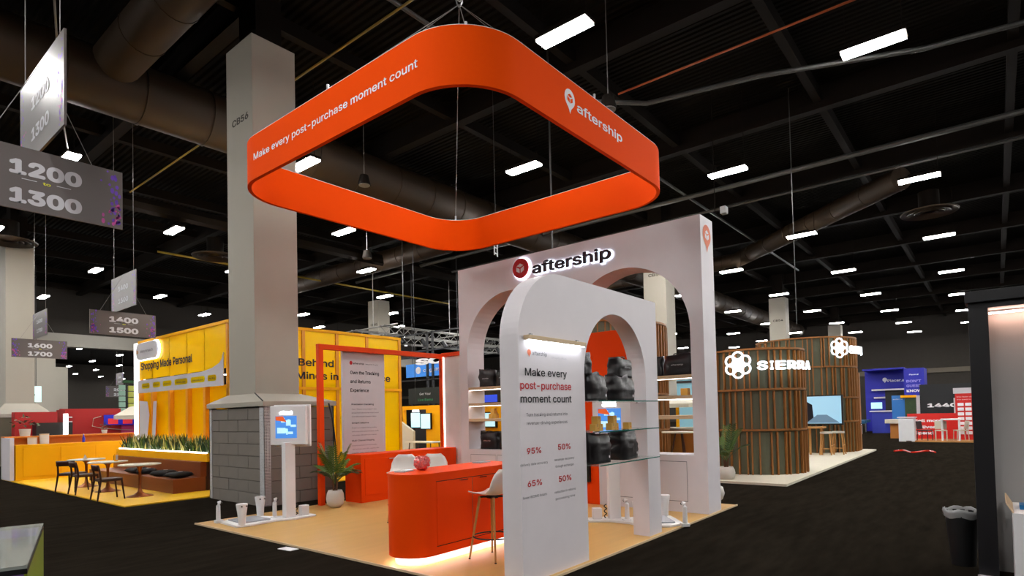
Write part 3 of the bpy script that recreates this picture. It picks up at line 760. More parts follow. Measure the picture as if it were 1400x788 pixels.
# ------------------------------------------------------------------ foot scanning kiosks
def kiosk(label, head):
    t = thing('scan_kiosk', label, 'kiosk', (0, 0, 0), 0)
    # local frame: origin at the post, platform toward -x
    w = whitei
    P_ = [(-.9, .0), (-.72, -.08), (-.25, -.02), (.0, -.16), (.42, -.13), (.42, .12), (.12, .16), (-.12, .38), (-.22, .66), (-.6, .75), (-.86, .62)]
    mk('base_plate', B().poly([(x, y, 0) for x, y in P_], (0, 0, .035)), w, t, bevel=.008)
    mk('foot_pad', B().poly([(-.78, .08, .035), (-.3, .06, .035), (-.3, .58, .035), (-.74, .6, .035)], (0, 0, .02)), mat('pale grey glass', 'B8BCC4', .2), t, bevel=.005)
    for (x, y) in ((-.84, .72), (-.14, .22)):
        a = mk('camera_arm', B().tube([(x, y, .0), (x, y, .28), (x + .01, y - .005, .325), (x + .035, y - .02, .345)], [.036, .032, .034, .022], 14), w, t, smooth=1)
        mk('lens', B().sphere((x + .035, y - .025, .325), .02, u=10, v=6), black, a)
        mk('arm_foot', B().box(x - .06, x + .06, y - .06, y + .04, .0, .05), w, a, bevel=.01)
    for (x, y) in ((-.80, .01), (-.2, .58)):
        a = mk('sensor_cup', B().lathe([(.05, .0), (.055, .05), (.062, .18), (.085, .34), (.083, .36), (.05, .35)], (x, y, .0), 24), w, t, smooth=1)
        mk('lens', B().box(x - .05, x + .05, y - .078, y - .07, .315, .335), black, a)
    mk('post', B().poly([(-.09, -.05, .03), (.09, -.05, .03), (.09, .07, .03), (-.09, .07, .03)], (0, 0, 1.25)), w, t, bevel=.008)
    a = head * PI / 180 + PI / 2     # screen head faces this way
    q = Matrix.Rotation(a, 3, 'Z')
    hd = B(); hd.box(-.29, .29, -.02, .10, 1.24, 1.89); hd.box(-.27, .33, .10, .17, 1.2, 1.91)
    bmesh.ops.rotate(hd.bm, verts=hd.bm.verts[:], cent=(0, 0, 0), matrix=q)
    hm = mk('screen_housing', hd, w, t, bevel=.008)
    n_ = q @ Vector((0, -1, 0)); u_ = q @ Vector((1, 0, 0))
    def at(x, z, e=.02): return u_ * x + Vector((0, 0, z)) + n_ * e
    flat([[at(-.205, 1.35), at(.145, 1.35), at(.145, 1.72), at(-.205, 1.72)]], screenb, 'touch_screen', hm, n_)
    scr = []
    rs2 = random.Random(5)
    for k in range(9):
        x, z = rs2.uniform(-.18, .06), rs2.uniform(1.38, 1.62); ww, hh_ = rs2.uniform(.03, .09), rs2.uniform(.03, .1)
        scr.append([at(x, z), at(x + ww, z), at(x + ww, z + hh_), at(x, z + hh_)])
    flat(scr, screenl, 'screen_tiles', hm, n_, eps=.006)
    flat([[at(-.2, 1.65), at(-.02, 1.62), at(-.08, 1.715), at(-.2, 1.715)]], mat('lit orange screen', 'E05A20', emit=.6, ecol=(215, 90, 40)), 'screen_banner', hm, n_, eps=.007)
    text('albert', at(-.03, 1.755), u_, mat('glowing kiosk sign', 'FFFFFF', emit=9, ecol=(245, 250, 255)), hm, .062, .20, align='C', bold=.05, name='glowing_word')
    mk('charger', B().box(.2, .34, -.05, .06, .03, .20), w, t, bevel=.01)
    mk('coiled_lead', B().tube([(.14 + .02 * math.sin(k), .02 + .02 * math.cos(k), .05 + .012 * k) for k in range(18)], .008, 6), black, t, smooth=1)
    return t
k0 = kiosk('white foot scanning kiosk with screen beside the padded column base', 222)
k0.location = (5.36, 9.20, .02)
k1 = kiosk('white foot scanning kiosk with screen seen through the small arch', 206 - 135)
k1.location = (8.1, 4.62, .02); k1.rotation_euler = (0, 0, math.radians(135))

# ------------------------------------------------------------------ plants
def frond(b, base, az, L, rise, droop, wid, n=7, leafn=12):
    base = Vector(base); d = Vector((math.cos(az), math.sin(az), 0)); sd = Vector((-d.y, d.x, 0))
    pts = []
    for i in range(n + 1):
        t = i / n; pts.append(base + d * (L * t) + Vector((0, 0, rise * t - droop * t * t)))
    b.tube(pts, .005, 4)
    for i in range(leafn):
        t = .3 + .7 * i / (leafn - 1); k = min(int(t * n), n - 1); f = t * n - k
        p = pts[k].lerp(pts[k + 1], f); tg = (pts[k + 1] - pts[k]).normalized()
        for s in (-1, 1):
            l = wid * (1.15 - .6 * abs(t - .55)); tip = p + sd * s * l * .75 + tg * l * .75 + Vector((0, 0, -l * .25))
            w_ = tg * .017
            m = p.lerp(tip, .5) + Vector((0, 0, .015))
            v = [b.bm.verts.new(q) for q in (p - w_ * .6, m - w_, tip, m + w_, p + w_ * .6)]
            b.bm.faces.new(v)
def palm(x, y, label, seed, nf=18, sc=1, potr=.165):
    t = thing('potted_palm', label, 'plant', (x, y, .02), 0)
    mk('pot', B().lathe([(potr * .55, 0), (potr * .9, .06), (potr, potr * .9), (potr * .93, .25), (potr * .75, .32), (potr * .7, .32), (potr * .85, .24), (potr * .5, .2)], n=28), pot, t, smooth=2)
    mk('soil', B().cyl((0, 0, .26), (0, 0, .29), potr * .78, n=20), soil, t)
    for k in range(4): mk('stem', B().tube([(.03 * math.cos(k * 1.6), .03 * math.sin(k * 1.6), .27), (.05 * math.cos(k * 1.6), .05 * math.sin(k * 1.6), .52)], [.022, .014], 7), mat('palm stem', '5A3A24', .8), t, smooth=1)
    rs = random.Random(seed)
    for k in range(nf):
        b = B(); az = 2 * PI * k / nf + rs.uniform(-.3, .3); up = rs.uniform(.2, .95)
        frond(b, (0, 0, .42), az, (.22 + .30 * (1 - up)) * sc, (.42 + .50 * up) * sc, (.1 + .3 * (1 - up)) * sc, .14 * sc)
        mk('frond', b, leaf if k % 3 else leafd, t)
palm(6.56, 9.66, 'leafy palm in a round white pot beside the orange frame post', 4)
palm(13.95, 4.95, 'bushy palm standing against the nearer slatted round booth', 9, 14, 1.15, .2)
pt = thing('round_pot', 'round white pot on a wooden foot behind the right end of the tall wall', 'pot', (10.08, 3.78, .02), 0)
mk('pot_body', B().lathe([(.06, .1), (.12, .14), (.155, .24), (.13, .34), (.1, .36), (.09, .34), (.05, .2)], n=24), pot, pt, smooth=2)
mk('wooden_foot', B().cyl((0, 0, 0), (0, 0, .12), .07, .08, n=12), wood, pt)

# ------------------------------------------------------------------ orange hanging ring
def rrect(x0, x1, y0, y1, r, n=14):
    return arc(x1 - r, y0 + r, r, -90, 0, n) + arc(x1 - r, y1 - r, r, 0, 90, n) + arc(x0 + r, y1 - r, r, 90, 180, n) + arc(x0 + r, y0 + r, r, 180, 270, n)
RX0, RX1, RY0, RY1, RZ0, RZ1, RR = 4.70, 10.15, 4.33, 9.88, 5.5, 6.2, .9
ring = thing('hanging_ring', 'big square orange fabric ring with rounded corners hanging over the booth', 'hanging sign', (7.4, 7.0, RZ0))
def ringband(x0, x1, y0, y1, r, t, za, zb):
    o_ = rrect(x0, x1, y0, y1, r); i_ = rrect(x0 + t, x1 - t, y0 + t, y1 - t, r - t); b = B(); n = len(o_)
    q = [[b.bm.verts.new((p[0], p[1], z)) for p in pp] for pp, z in ((o_, za), (o_, zb), (i_, zb), (i_, za))]
    for a in range(4):
        c_ = (a + 1) % 4
        for k in range(n): b.bm.faces.new((q[a][k], q[a][(k + 1) % n], q[c_][(k + 1) % n], q[c_][k]))
    bmesh.ops.recalc_face_normals(b.bm, faces=b.bm.faces[:]); return b
mk('fabric_band', ringband(RX0, RX1, RY0, RY1, RR, .06, RZ0, RZ1), ringo, ring, smooth=1)
mk('top_rail', ringband(RX0 + .005, RX1 - .005, RY0 + .005, RY1 - .005, RR, .05, RZ1, RZ1 + .012), white, ring, smooth=1)
text('Make every post-purchase moment count', (RX0, 8.98, 5.80), Uy, textw, ring, .145, 3.84, bold=.012)
text('aftership', (6.88, RY0, 5.825), U, textw, ring, .175, 1.26, bold=.016)
flat([pinshape((6.70, RY0, 5.935), U, (0, 0, 1), .125)], textw, 'pin_logo', ring, (0, -1, 0))
flat(boxmark((6.70, RY0, 5.935), U, (0, 0, 1), .115), ringo, 'parcel_mark', ring, (0, -1, 0), eps=.007)
hp = Vector((7.45, 7.05, 8.88))
rg = thing('rigging', 'steel ring and bridle wires holding up the orange square ring', 'rigging', hp)
mk('shackle', B().tube([hp + Vector((math.cos(a) * .07, -math.sin(a) * .07, .09 + .09 * math.sin(2 * a))) for a in [2 * PI * k / 14 for k in range(15)]], .012, 6), metal, rg, smooth=1)
mk('hoist_cable', B().cyl(hp + Vector((0, 0, .1)), hp + Vector((0, 0, 2.62)), .012, n=6), cable, rg)
for (x, y) in ((RX0 + .33, RY0 + .33), (RX0 + .33, RY1 - .33), (RX1 - .33, RY0 + .33), (RX1 - .33, RY1 - .33), (RX0 + .03, 7.0), (7.4, RY0 + .03)):
    w_ = mk('wire', B().cyl(hp, (x, y, RZ1 + .02), .006, n=5), cable, rg)
    mk('wire_clamp', B().cyl((x, y, RZ1), (x, y, RZ1 + .09), .018, n=8), metal, w_)

# ------------------------------------------------------------------ numbered hanging aisle signs
def sign_cross(x, y, z, a, b_, label, hw=.83, hh=.71, dw=.72, dh=.86, up=.02, k=1.0, yo=0):
    t = thing('aisle_sign', label, 'hanging sign', (x, y, z))
    rs = random.Random(int(x * 10))
    def panel(u, hw_, z0, h_, nm):
        u = Vector(u); n = u.cross(Vector((0, 0, 1))); c_ = Vector((x, y, z0))
        b = B(); b.poly([c_ - u * hw_ - n * .012, c_ + u * hw_ - n * .012, c_ + u * hw_ + n * .012, c_ - u * hw_ + n * .012], (0, 0, h_))
        pn = mk(nm, b, signg, t)
        for (s, m_, cnt) in ((1, purple, 34), (-1, purple, 34), (1, pink, 16), (-1, pink, 16)):
            pl_ = []
            for q in range(cnt):
                f = abs(rs.gauss(0, .12)); f = min(f, .3)
                px_ = s * (hw_ - .03 - f * hw_ * .9); pz = rs.uniform(.04, .96) if m_ is purple else rs.uniform(.04, .4)
                r = rs.uniform(.006, .022) * k
                pl_.append(disc(c_ + u * px_ + Vector((0, 0, pz * h_)), u, (0, 0, 1), r, r * rs.uniform(1, 1.8), 7))
            flat(pl_, m_, 'printed_flecks', pn, n, eps=.0135)
        return pn, u, n, c_
    pn, u, n, c_ = panel((1, 0, 0), hw, z, hh, 'sign_board')
    text(a, c_ + Vector((0, 0, hh * .57)), u, ltext, pn, hh * .29, hw * .84, align='C', bold=.045, eps=.016)
    text(b_, c_ + Vector((0, 0, hh * .12)), u, ltext, pn, hh * .29, hw * .84, align='C', bold=.045, eps=.016)
    text('to', c_ + Vector((0, 0, hh * .465)), u, mat('yellow print', 'D8D83A', .6), pn, hh * .06, hw * .09, align='C', bold=.03, eps=.016, name='small_lettering')
    flat([[c_ + u * (s * .12 * hw) + Vector((0, 0, hh * .49)), c_ + u * (s * .3 * hw) + Vector((0, 0, hh * .49)), c_ + u * (s * .3 * hw) + Vector((0, 0, hh * .5)), c_ + u * (s * .12 * hw) + Vector((0, 0, hh * .5))][::s] for s in (-1, 1)], ltext, 'printed_rule', pn, n, eps=.016)
    z2 = z + hh + up
    y += yo; pn, u, n, c_ = panel((0, -1, 0), dw, z2, dh, 'cross_board')
    text(a, c_ + Vector((0, 0, dh * .56)), u, ltext, pn, dh * .19, dw * .78, align='C', bold=.03, eps=.016)
    text(b_, c_ + Vector((0, 0, dh * .2)), u, ltext, pn, dh * .19, dw * .78, align='C', bold=.03, eps=.016)
    mk('hanging_wires', B().cyl((x, y - dw * .8, z2 + dh), (x, y - dw * .8, 11.5), .005, n=5).cyl((x, y + dw * .8, z2 + dh), (x, y + dw * .8, 11.5), .005, n=5).cyl((x - hw * .7, y, z + hh), (x, y, z2 + dh), .004, n=5).cyl((x + hw * .7, y, z + hh), (x, y, z2 + dh), .004, n=5), cable, t)
    return t
sign_cross(1.90, 8.34, 4.09, '1200', '1300', 'nearest crossed aisle sign reading 1200 to 1300 with purple flecks', .76, .71, .92, 1.05, .1, yo=.2)
sign_cross(6.10, 19.05, 4.14, '1400', '1500', 'crossed aisle sign reading 1400 to 1500 above the yellow booth', .82, .66, .95, .98, .1)
sign_cross(6.05, 27.45, 4.15, '1600', '1700', 'crossed aisle sign reading 1600 to 1700 beside the left column', .83, .68, .95, .95, .1)
sign_cross(19.5, 62, 4.0, '2000', '2100', 'tiny far crossed aisle sign reading 2000 to 2100', 1.1, 1.0, .9, 1.1, .1)

# ------------------------------------------------------------------ yellow booth
struct('floor_yellow_booth', B().box(4.33, 12.9, 13.55, 24.0, 0, .025), yfloor)
YX, YY, YZ = 7.0, 14.77, 4.2
yl = thing('acrylic_wall', 'tall yellow wall reading Shopping Made Personal behind the planter', 'booth wall', (YX, 17.7, 0))
ys = [14.77, 16.106, 17.177, 18.344, 19.6, 20.62]
for k in range(len(ys) - 1):
    mk('upper_panel', B().box(YX + .02, YX + .05, ys[k] + .01, ys[k + 1] - .01, 3.0, 4.12), yellowp, yl)
    mk('lower_panel', B().box(YX + .12, YX + .15, ys[k] + .04, ys[k + 1] - .04, .95, 2.6), mat('amber acrylic sheet', 'F2C800', .2), yl)
for y in ys: mk('stud', B().box(YX, YX + .12, y - .06, y + .06, .9, 2.6).box(YX + .05, YX + .12, y - .05, y + .05, 2.6, 4.15), yellowd, yl)
mk('top_rail', B().box(YX - .01, YX + .14, 14.72, 20.65, 4.12, 4.2), yellow, yl)
mk('inner_lamp', B().box(7.9, 8.0, 16.0, 20.0, 3.7, 3.76).box(7.9, 8.0, 16.0, 20.0, .6, .66), mat('booth interior lamp', 'FFFFFF', emit=17, ecol=(255, 252, 245)), yl)
# white wave band
wv = [(14.98, 2.568), (20.62, 2.583), (20.62, 2.968), (16.2, 2.98), (15.6, 3.04), (15.2, 3.14), (15.05, 3.25), (14.98, 3.40)]
flat([[(YX, y, z) for y, z in wv]], gwhite, 'white_band', yl, (-1, 0, 0), eps=.0, th=.02)
text('Shopping Made Personal', (YX, 20.36, 3.29), Uy, textd, yl, .29, 3.6, bold=.03, eps=.02)
for k, (y, w_, s) in enumerate(((20.3, .62, 'Search'), (19.45, .55, 'Email'), (18.72, .62, 'Search'), (17.9, .85, 'Mobile app'), (16.85, .85, 'Messages'), (15.85, .5, 'Ads'))):
    pts = [Vector((YX, y - w_ / 2 - a_, 2.785 + b_)) for a_, b_ in [(x_ * 1.0, z_) for x_, z_ in (arc(w_ / 2 - .08, .0, .08, -90, 90, 8) + arc(-w_ / 2 + .08, 0, .08, 90, 270, 8))]]
    flat([pts], yellowp, 'pill_badge', yl, (-1, 0, 0), eps=.024)
    text(s, (YX, y - w_ / 2, 2.755), Uy, textd, yl, .06, w_ * .7, align='C', eps=.028, name='small_lettering')
pl_ = lambda sc, e: [Vector((YX, 19.75 - a_ * sc, 3.84 + b_ * sc)) for a_, b_ in (arc(.55, 0, .25, -90, 90, 10) + arc(-.55, 0, .25, 90, 270, 10))]
lg = thing('logo_sign', 'white pill shaped illuminated company sign on the yellow wall', 'sign', (YX, 19.75, 3.6))
flat([pl_(1.12, 0)], halo, 'pill_glow', lg, (-1, 0, 0), eps=.02)
flat([pl_(1.0, 0)], gwhite, 'pill_board', lg, (-1, 0, 0), eps=.05, th=.05)
text('bloomreach', (YX, 20.15, 3.79), Uy, textd, lg, .12, .95, eps=.11)
text('b', (YX, 20.45, 3.79), Uy, yellowd, lg, .14, .12, bold=.03, eps=.11)
mk('edge_light', B().box(YX - .02, YX + .2, 20.65, 20.95, .9, 4.15), ledw if False else mat('lit white edge', 'FFFFFF', emit=1.6, ecol=(255, 255, 255)), yl)
flat([[(YX, 20.55, 1.15), (YX, 19.95, 1.15), (YX, 19.75, 1.9), (YX, 19.9, 2.3), (YX, 20.55, 2.35)]], gwhite, 'white_graphic', yl, (-1, 0, 0), eps=.01)
flat([[(YX, 19.6, 1.0), (YX, 19.35, 1.0), (YX, 19.2, 2.3), (YX, 19.45, 2.3)]], gwhite, 'white_graphic', yl, (-1, 0, 0), eps=.01)
# right yellow wall
yr = thing('acrylic_wall', 'yellow acrylic wall reading Behind and Minds in Commerce right of the column', 'booth wall', (9.7, YY, 0))
xs = [7.05, 8.0, 9.09, 10.17, 11.23, 12.5]
for k in range(len(xs) - 1):
    mk('upper_panel', B().box(xs[k] + .04, xs[k + 1] - .04, YY + .03, YY + .06, 2.56, 4.12), yellowp, yr)
    mk('lower_panel', B().box(xs[k] + .04, xs[k + 1] - .04, YY + .03, YY + .06, .1, 2.48), yellowp, yr)
for x in xs: mk('stud', B().box(x - .05, x + .05, YY, YY + .1, .02, 4.15), yellowd, yr)
mk('rail', B().box(7.0, 12.55, YY - .01, YY + .1, 2.48, 2.56).box(7.0, 12.55, YY - .01, YY + .1, 4.12, 4.2).box(7.0, 12.55, YY - .01, YY + .1, .02, .1), yellow, yr)
for k in (1, 3): mk('brace', B().poly([(xs[k], YY + .1, 2.4), (xs[k] + .1, YY + .1, 2.4), (xs[k + 2], YY + .1, .2), (xs[k + 2] - .1, YY + .1, .2)], (0, .04, 0)), yellowd, yr)
mk('inner_lamp', B().box(8.2, 12.2, 15.6, 15.7, 3.7, 3.76).box(8.2, 12.2, 15.6, 15.7, .6, .66), mat('booth interior lamp'), yr)
text('Behind', (8.93, YY, 3.145), U, textd, yr, .27, 1.10, bold=.02, eps=.012)
text('Minds in Commerce', (8.86, YY, 2.78), U, textd, yr, .27, 3.22, bold=.02, eps=.012)
# bench, planter, cushions
bn = thing('bench', 'brown built in bench with a backrest below the yellow planter', 'bench', (6.1, 17.5, 0))
mk('seat_box', B().box(5.69, 6.42, 14.72, 20.6, .025, .35), brownl, bn, bevel=.008)
mk('backrest', B().box(6.30, 6.44, 14.72, 20.6, .35, .71), brownl, bn, bevel=.008)
mk('end_panel', B().box(6.44, 6.95, 14.72, 14.8, .025, .71), walnut, bn)
pb = thing('planter', 'long yellow planter box of grass like leaves behind the bench', 'planter', (6.65, 17.6, .71))
mk('box_front', B().box(6.38, 6.95, 14.55, 20.6, .71, .90), yellow, pb, bevel=.006)
b1, b2, b3 = B(), B(), B(); rs = random.Random(8)
for k in range(900):
    b = (b1, b2, b1, b3)[k % 4]
    x, y = rs.uniform(6.48, 6.85), rs.uniform(14.62, 20.5); L = rs.uniform(.2, .5); a = rs.uniform(0, 2 * PI); ln = rs.uniform(.0, .22); w_ = rs.uniform(.012, .025)
    d = Vector((math.cos(a), math.sin(a), 0)); sd = Vector((-d.y, d.x, 0)); p = Vector((x, y, .89))
    v = [b.bm.verts.new(q) for q in (p - sd * w_, p + d * ln * .4 + Vector((0, 0, L * .6)) - sd * w_, p + d * ln + Vector((0, 0, L)), p + d * ln * .4 + Vector((0, 0, L * .6)) + sd * w_, p + sd * w_)]
    b.bm.faces.new(v)
mk('dark_blades', b1, leafd, pb, kind='stuff'); mk('green_blades', b2, leaf, pb, kind='stuff'); mk('pale_blades', b3, mat('pale leaf', 'C9C77A', .5), pb, kind='stuff')
mk('planter_light', B().box(6.86, 6.9, 14.7, 20.5, .90, .93).box(6.42, 6.45, 14.7, 20.5, .90, .93), leds, pb)
def cushion(x, y, label, rz):
    t = thing('cushion', label, 'cushion', (x, y, .35), rz)
    b = B(); n = 12; rows = []
    for s in (1, -1):
        rr = []
        for i in range(n + 1):
            r_ = []
            for j in range(n + 1):
                u_, v_ = i / n * 2 - 1, j / n * 2 - 1
                th = (1 - u_ ** 4) * (1 - v_ ** 4); pin = 1 - .08 * (1 - th)
                r_.append((u_ * .24 * (1 - .07 * (1 - v_ * v_)), v_ * .24 * (1 - .07 * (1 - u_ * u_)), .075 + s * .07 * th ** .5))
            rr.append(r_ if s > 0 else r_[::-1])
        b.grid(rr)
    bmesh.ops.remove_doubles(b.bm, verts=b.bm.verts[:], dist=1e-4)
    mk('cushion_cover', b, mat('black cushion', '19181A', .8), t, smooth=2)
    mk('tag', B().rbox((.0, -.05, .148), (.05, .09, .004), .3), textw, t)
for k, (y, lab) in enumerate(((15.15, 'black cushion nearest the open end of the brown bench'), (16.05, 'second black cushion from the open end of the brown bench'), (17.15, 'third black cushion from the open end of the brown bench'), (17.75, 'farthest black cushion on the brown bench'))):
    cushion(5.99, y, lab, .2 + k * .5)
# tables
def ptable(x, y, label, dz=0):
    t = thing('pedestal_table', label, 'table', (x, y, .025), 0)
    mk('table_top', B().cyl((0, 0, .70), (0, 0, .725), .42, n=36), cream, t, smooth=1)
    mk('pedestal', B().lathe([(.27, 0), (.25, .012), (.12, .045), (.05, .10), (.032, .2), (.03, .55), (.05, .64), (.12, .70)], n=28), copper, t, smooth=2)
ptable(5.12, 15.05, 'round pedestal table with copper stem nearest the booth corner')
ptable(5.05, 16.9, 'middle one of the three round copper stemmed tables')
ptable(5.1, 18.7, 'farthest of the three round copper stemmed tables')
ds = thing('desk_sign', 'small yellow framed card on the middle round table', 'card', (5.2, 16.8, .75), .8)
mk('frame', B().box(-.07, .07, -.01, .01, 0, .18), yellow, ds); mk('card', B().box(-.05, .05, -.014, -.01, .03, .15), gwhite, ds)
tr = thing('paper_cone', 'small pale folded card on the farthest round table', 'card', (5.05, 18.6, .75), .4)
mk('card', B().poly([(-.06, 0, 0), (.06, 0, 0), (0, 0, .12)], (0, .02, 0)), gwhite, tr)
# chairs
def dchair():
    t = thing('dining_chair', 'dark wooden chair with slim grey seat', 'chair', (0, 0, 0), 0, 'dark wooden cafe chairs')
    # front is +x
    for sy in (-1, 1):
        mk('leg', B().cyl((.24, sy * .23, 0), (.19, sy * .2, .44), .014, .02, n=10), walnut, t, smooth=1)
        mk('leg', B().tube([(-.27, sy * .23, 0), (-.20, sy * .205, .44), (-.215, sy * .2, .62), (-.245, sy * .195, .76)], [.015, .022, .02, .016], 10), walnut, t, smooth=1)
    mk('seat_frame', B().box(-.2, .2, -.2, .2, .40, .435), walnut, t, bevel=.008)
    mk('seat_pad', B().box(-.19, .215, -.21, .21, .435, .465), mat('grey brown seat pad', '5A4A48', .7), t, bevel=.012)
    rows = [[(-.245 + .03 * (1 - (k / 4) ** 2) * -1 - (z - .68) * .1, k / 4 * .215, z) for k in range(-4, 5)] for z in (.64, .68, .72, .765)]
    mk('backrest', B().grid(rows), walnut, t, smooth=2, solid=.022)
    return t
d0 = dchair(); d0.location = (4.52, 15.1, .025); d0['label'] = 'dark wooden chair nearest the corner of the yellow floor'
copy_tree(d0, (4.58, 16.9, .025), 0.05, 'dark wooden chair at the middle round table')
copy_tree(d0, (4.55, 17.75, .025), .75, 'dark wooden chair farthest left, turned toward the tables')
# yellow counter
yc = thing('counter', 'long yellow bar counter at the back of the yellow booth', 'counter', (6, 23.2, 0))
mk('front', B().box(4.43, 8.3, 22.75, 23.1, .025, 1.08), yellow, yc, bevel=.005)
for k in range(4): mk('door', B().box(4.6 + k * .93, 5.5 + k * .93, 22.735, 22.75, .12, .98), yellow, yc, bevel=.004)
mk('rear_ledge', B().box(4.35, 8.2, 23.1, 23.75, .025, 1.02).box(4.3, 8.2, 23.7, 23.9, .025, 1.32).box(4.3, 8.2, 23.5, 23.95, 1.28, 1.33), mat('burnt orange laminate', 'D87A10', .5), yc)
mk('end_panel', B().box(4.30, 4.40, 22.8, 23.9, .025, 1.3), white, yc)
def small_plant(x, y, z, label, s=1):
    t = thing('potted_plant', label, 'plant', (x, y, z), 0)
    mk('pot', B().cyl((0, 0, 0), (0, 0, .16 * s), .09 * s, .11 * s, n=16), pot, t, smooth=1)
    b = B(); rs = random.Random(int(x * 7 + y)); 
    for k in range(46):
        a, e, r = rs.uniform(0, 6.28), rs.uniform(.1, 1.4), rs.uniform(.12, .3) * s
        p = Vector((math.cos(a) * math.cos(e) * r, math.sin(a) * math.cos(e) * r, .2 * s + math.sin(e) * r)); q = Vector((rs.uniform(-1, 1), rs.uniform(-1, 1), rs.uniform(-.5, .5))).normalized() * .06 * s; w_ = q.cross(Vector((0, 0, 1))).normalized() * .03 * s
        b.bm.faces.new([b.bm.verts.new(v) for v in (p - q, p + w_, p + q, p - w_)])
    mk('leaves', b, leafd, t, kind='stuff')
small_plant(4.85, 23.75, 1.33, 'small dark plant in a pale pot at the left end of the yellow counter', 1.4)
small_plant(7.0, 23.75, 1.33, 'tiny round plant near the right of the yellow counter ledge', .8)
for k, (x, lab) in enumerate(((4.95, 'short white canister on the yellow counter below the plant'), (5.25, 'taller white canister on the yellow counter'))):
    t = thing('canister', lab, 'canister', (x, 23.35, 1.02), 0)
    mk('body', B().cyl((0, 0, 0), (0, 0, .24 + .1 * k), .12, n=20), pot, t, smooth=1); mk('lid', B().cyl((0, 0, .24 + .1 * k), (0, 0, .27 + .1 * k), .125, n=20), birch, t, smooth=1)
t = thing('bottle', 'small dark bottle on the yellow counter', 'bottle', (6.2, 23.0, 1.08), 0)
mk('body', B().lathe([(.04, 0), (.04, .14), (.015, .2), (.015, .25)], n=14), deepblue, t, smooth=1); mk('cap', B().cyl((0, 0, .25), (0, 0, .27), .018, n=10), textw, t)

# ------------------------------------------------------------------ booths beyond the yellow one
rb = thing('red_booth', 'red booth wall behind the yellow counter', 'booth', (9.3, 32, 0))
mk('red_wall', B().box(7.8, 10.1, 32, 32.3, 0, 2.35), crim, rb)
mk('red_side', B().box(7.7, 7.8, 31, 32.3, 0, 2.3), crim, rb)
for q, z in enumerate((1.95, 1.75, 1.55)): mk('small_sign', B().box(7.95, 8.2, 31.98, 32, z, z + .05), textw, rb)
mk('wall_cable', B().tube([(9.3, 31.97, 2.0), (9.0, 31.97, 1.9), (8.95, 31.97, 1.55), (9.3, 31.97, 1.45), (10.2, 31.97, 1.35), (11.2, 31.97, 1.25)], .015, 6), beige, rb)
mk('wall_cable', B().tube([(11.0, 31.97, 1.95), (11.15, 31.97, 1.5), (11.25, 31.97, 1.2)], .015, 6), beige, rb)
tv = thing('television', 'wide blue screen on the red wall', 'television', (10.2, 31.95, 1.5))
mk('screen', B().box(9.4, 10.85, 31.9, 31.97, 1.58, 2.05), mat('lit royal blue screen', '20209A', emit=.7, ecol=(30, 30, 150)), tv)
mk('tile', B().box(9.55, 9.95, 31.885, 31.9, 1.62, 1.88), mat('lit red tile', 'D03030', emit=.7, ecol=(200, 50, 60)), tv); mk('tile', B().box(10.15, 10.55, 31.885, 31.9, 1.62, 1.88), mat('lit red tile'), tv)
pk = thing('pink_booth', 'hot pink wall behind the umbrella', 'booth', (12, 30, 0))
mk('pink_wall', B().box(10.12, 12.9, 32, 32.2, 0, 2.05), hotpink, pk)
mk('counter_top', B().box(9.3, 11.4, 28.6, 29.2, 1.12, 1.18), greyw, pk); mk('counter_body', B().box(9.5, 11.2, 28.7, 29.1, 0, 1.12), cream, pk)
um = thing('umbrella', 'white cafe umbrella open in front of the red booth', 'umbrella', (10.7, 30.5, 0), 0)
b = B(); n = 8
rim = [(math.cos(2 * PI * k / n + .2) * 1.35, math.sin(2 * PI * k / n + .2) * 1.35, 2.0) for k in range(n)]
tp = b.bm.verts.new((0, 0, 2.55)); rv = [b.bm.verts.new(p) for p in rim]; rm = [b.bm.verts.new((p[0] * .55, p[1] * .55, 2.38)) for p in rim]; rl = [b.bm.verts.new((p[0], p[1], 1.83)) for p in rim]
for k in range(n):
    j = (k + 1) % n
    b.bm.faces.new((tp, rm[k], rm[j])); b.bm.faces.new((rm[k], rv[k], rv[j], rm[j])); b.bm.faces.new((rv[k], rl[k], rl[j], rv[j]))
mk('canopy', b, beige, um); mk('pole', B().cyl((0, 0, 0), (0, 0, 2.6), .03, n=10), wood, um)
bp_ = thing('black_post', 'tall black post left of the glowing wall edge', 'post', (8.0, 23.9, 0))
mk('post', B().box(7.74, 7.9, 22.15, 22.3, 0, 3.0), blackm, bp_); mk('post_foot', B().box(7.4, 8.1, 22.0, 22.6, 0, .5), blackm, bp_)
gs = thing('leaf_signs', 'stack of pale green and yellow plank signs on a post', 'sign', (13, 38, 0))
mk('sign_post', B().box(12.24, 12.34, 38, 38.1, 0, 3.9), blackm, gs)
for k in range(6):
    mk('plank', B().box(11.9, 12.22, 37.95, 38.05, 1.9 + k * .32, 2.18 + k * .32), mat('mint board', '8FB4A0', .7), gs, bevel=.02)
    mk('plank', B().box(12.36, 12.95, 37.95, 38.05, 1.75 + k * .34, 2.05 + k * .34), mat('lime board', 'B8BE5A', .7), gs, bevel=.02)
mk('top_board', B().box(12.1, 13.2, 37.9, 38.1, 3.9, 4.05), mat('dark green board', '1F4A22', .7), gs)
ws = thing('banner_sign', 'small white lit banner far behind the left column', 'banner', (8, 44, 3.5))
mk('banner_board', B().box(8.35, 9.75, 43.95, 44, 3.0, 3.95), mat('lit pale banner', 'DDEEEE', emit=.5, ecol=(215, 230, 230)), ws)
mk('hanger', B().cyl((8.6, 43.97, 3.9), (8.6, 43.97, 11.5), .015, n=6).cyl((9.5, 43.97, 3.9), (9.5, 43.97, 11.5), .015, n=6), blackm, ws)
text('nPro', (8.5, 43.95, 3.35), U, mat('teal print', '2E8C80', .6), ws, .3, .95)
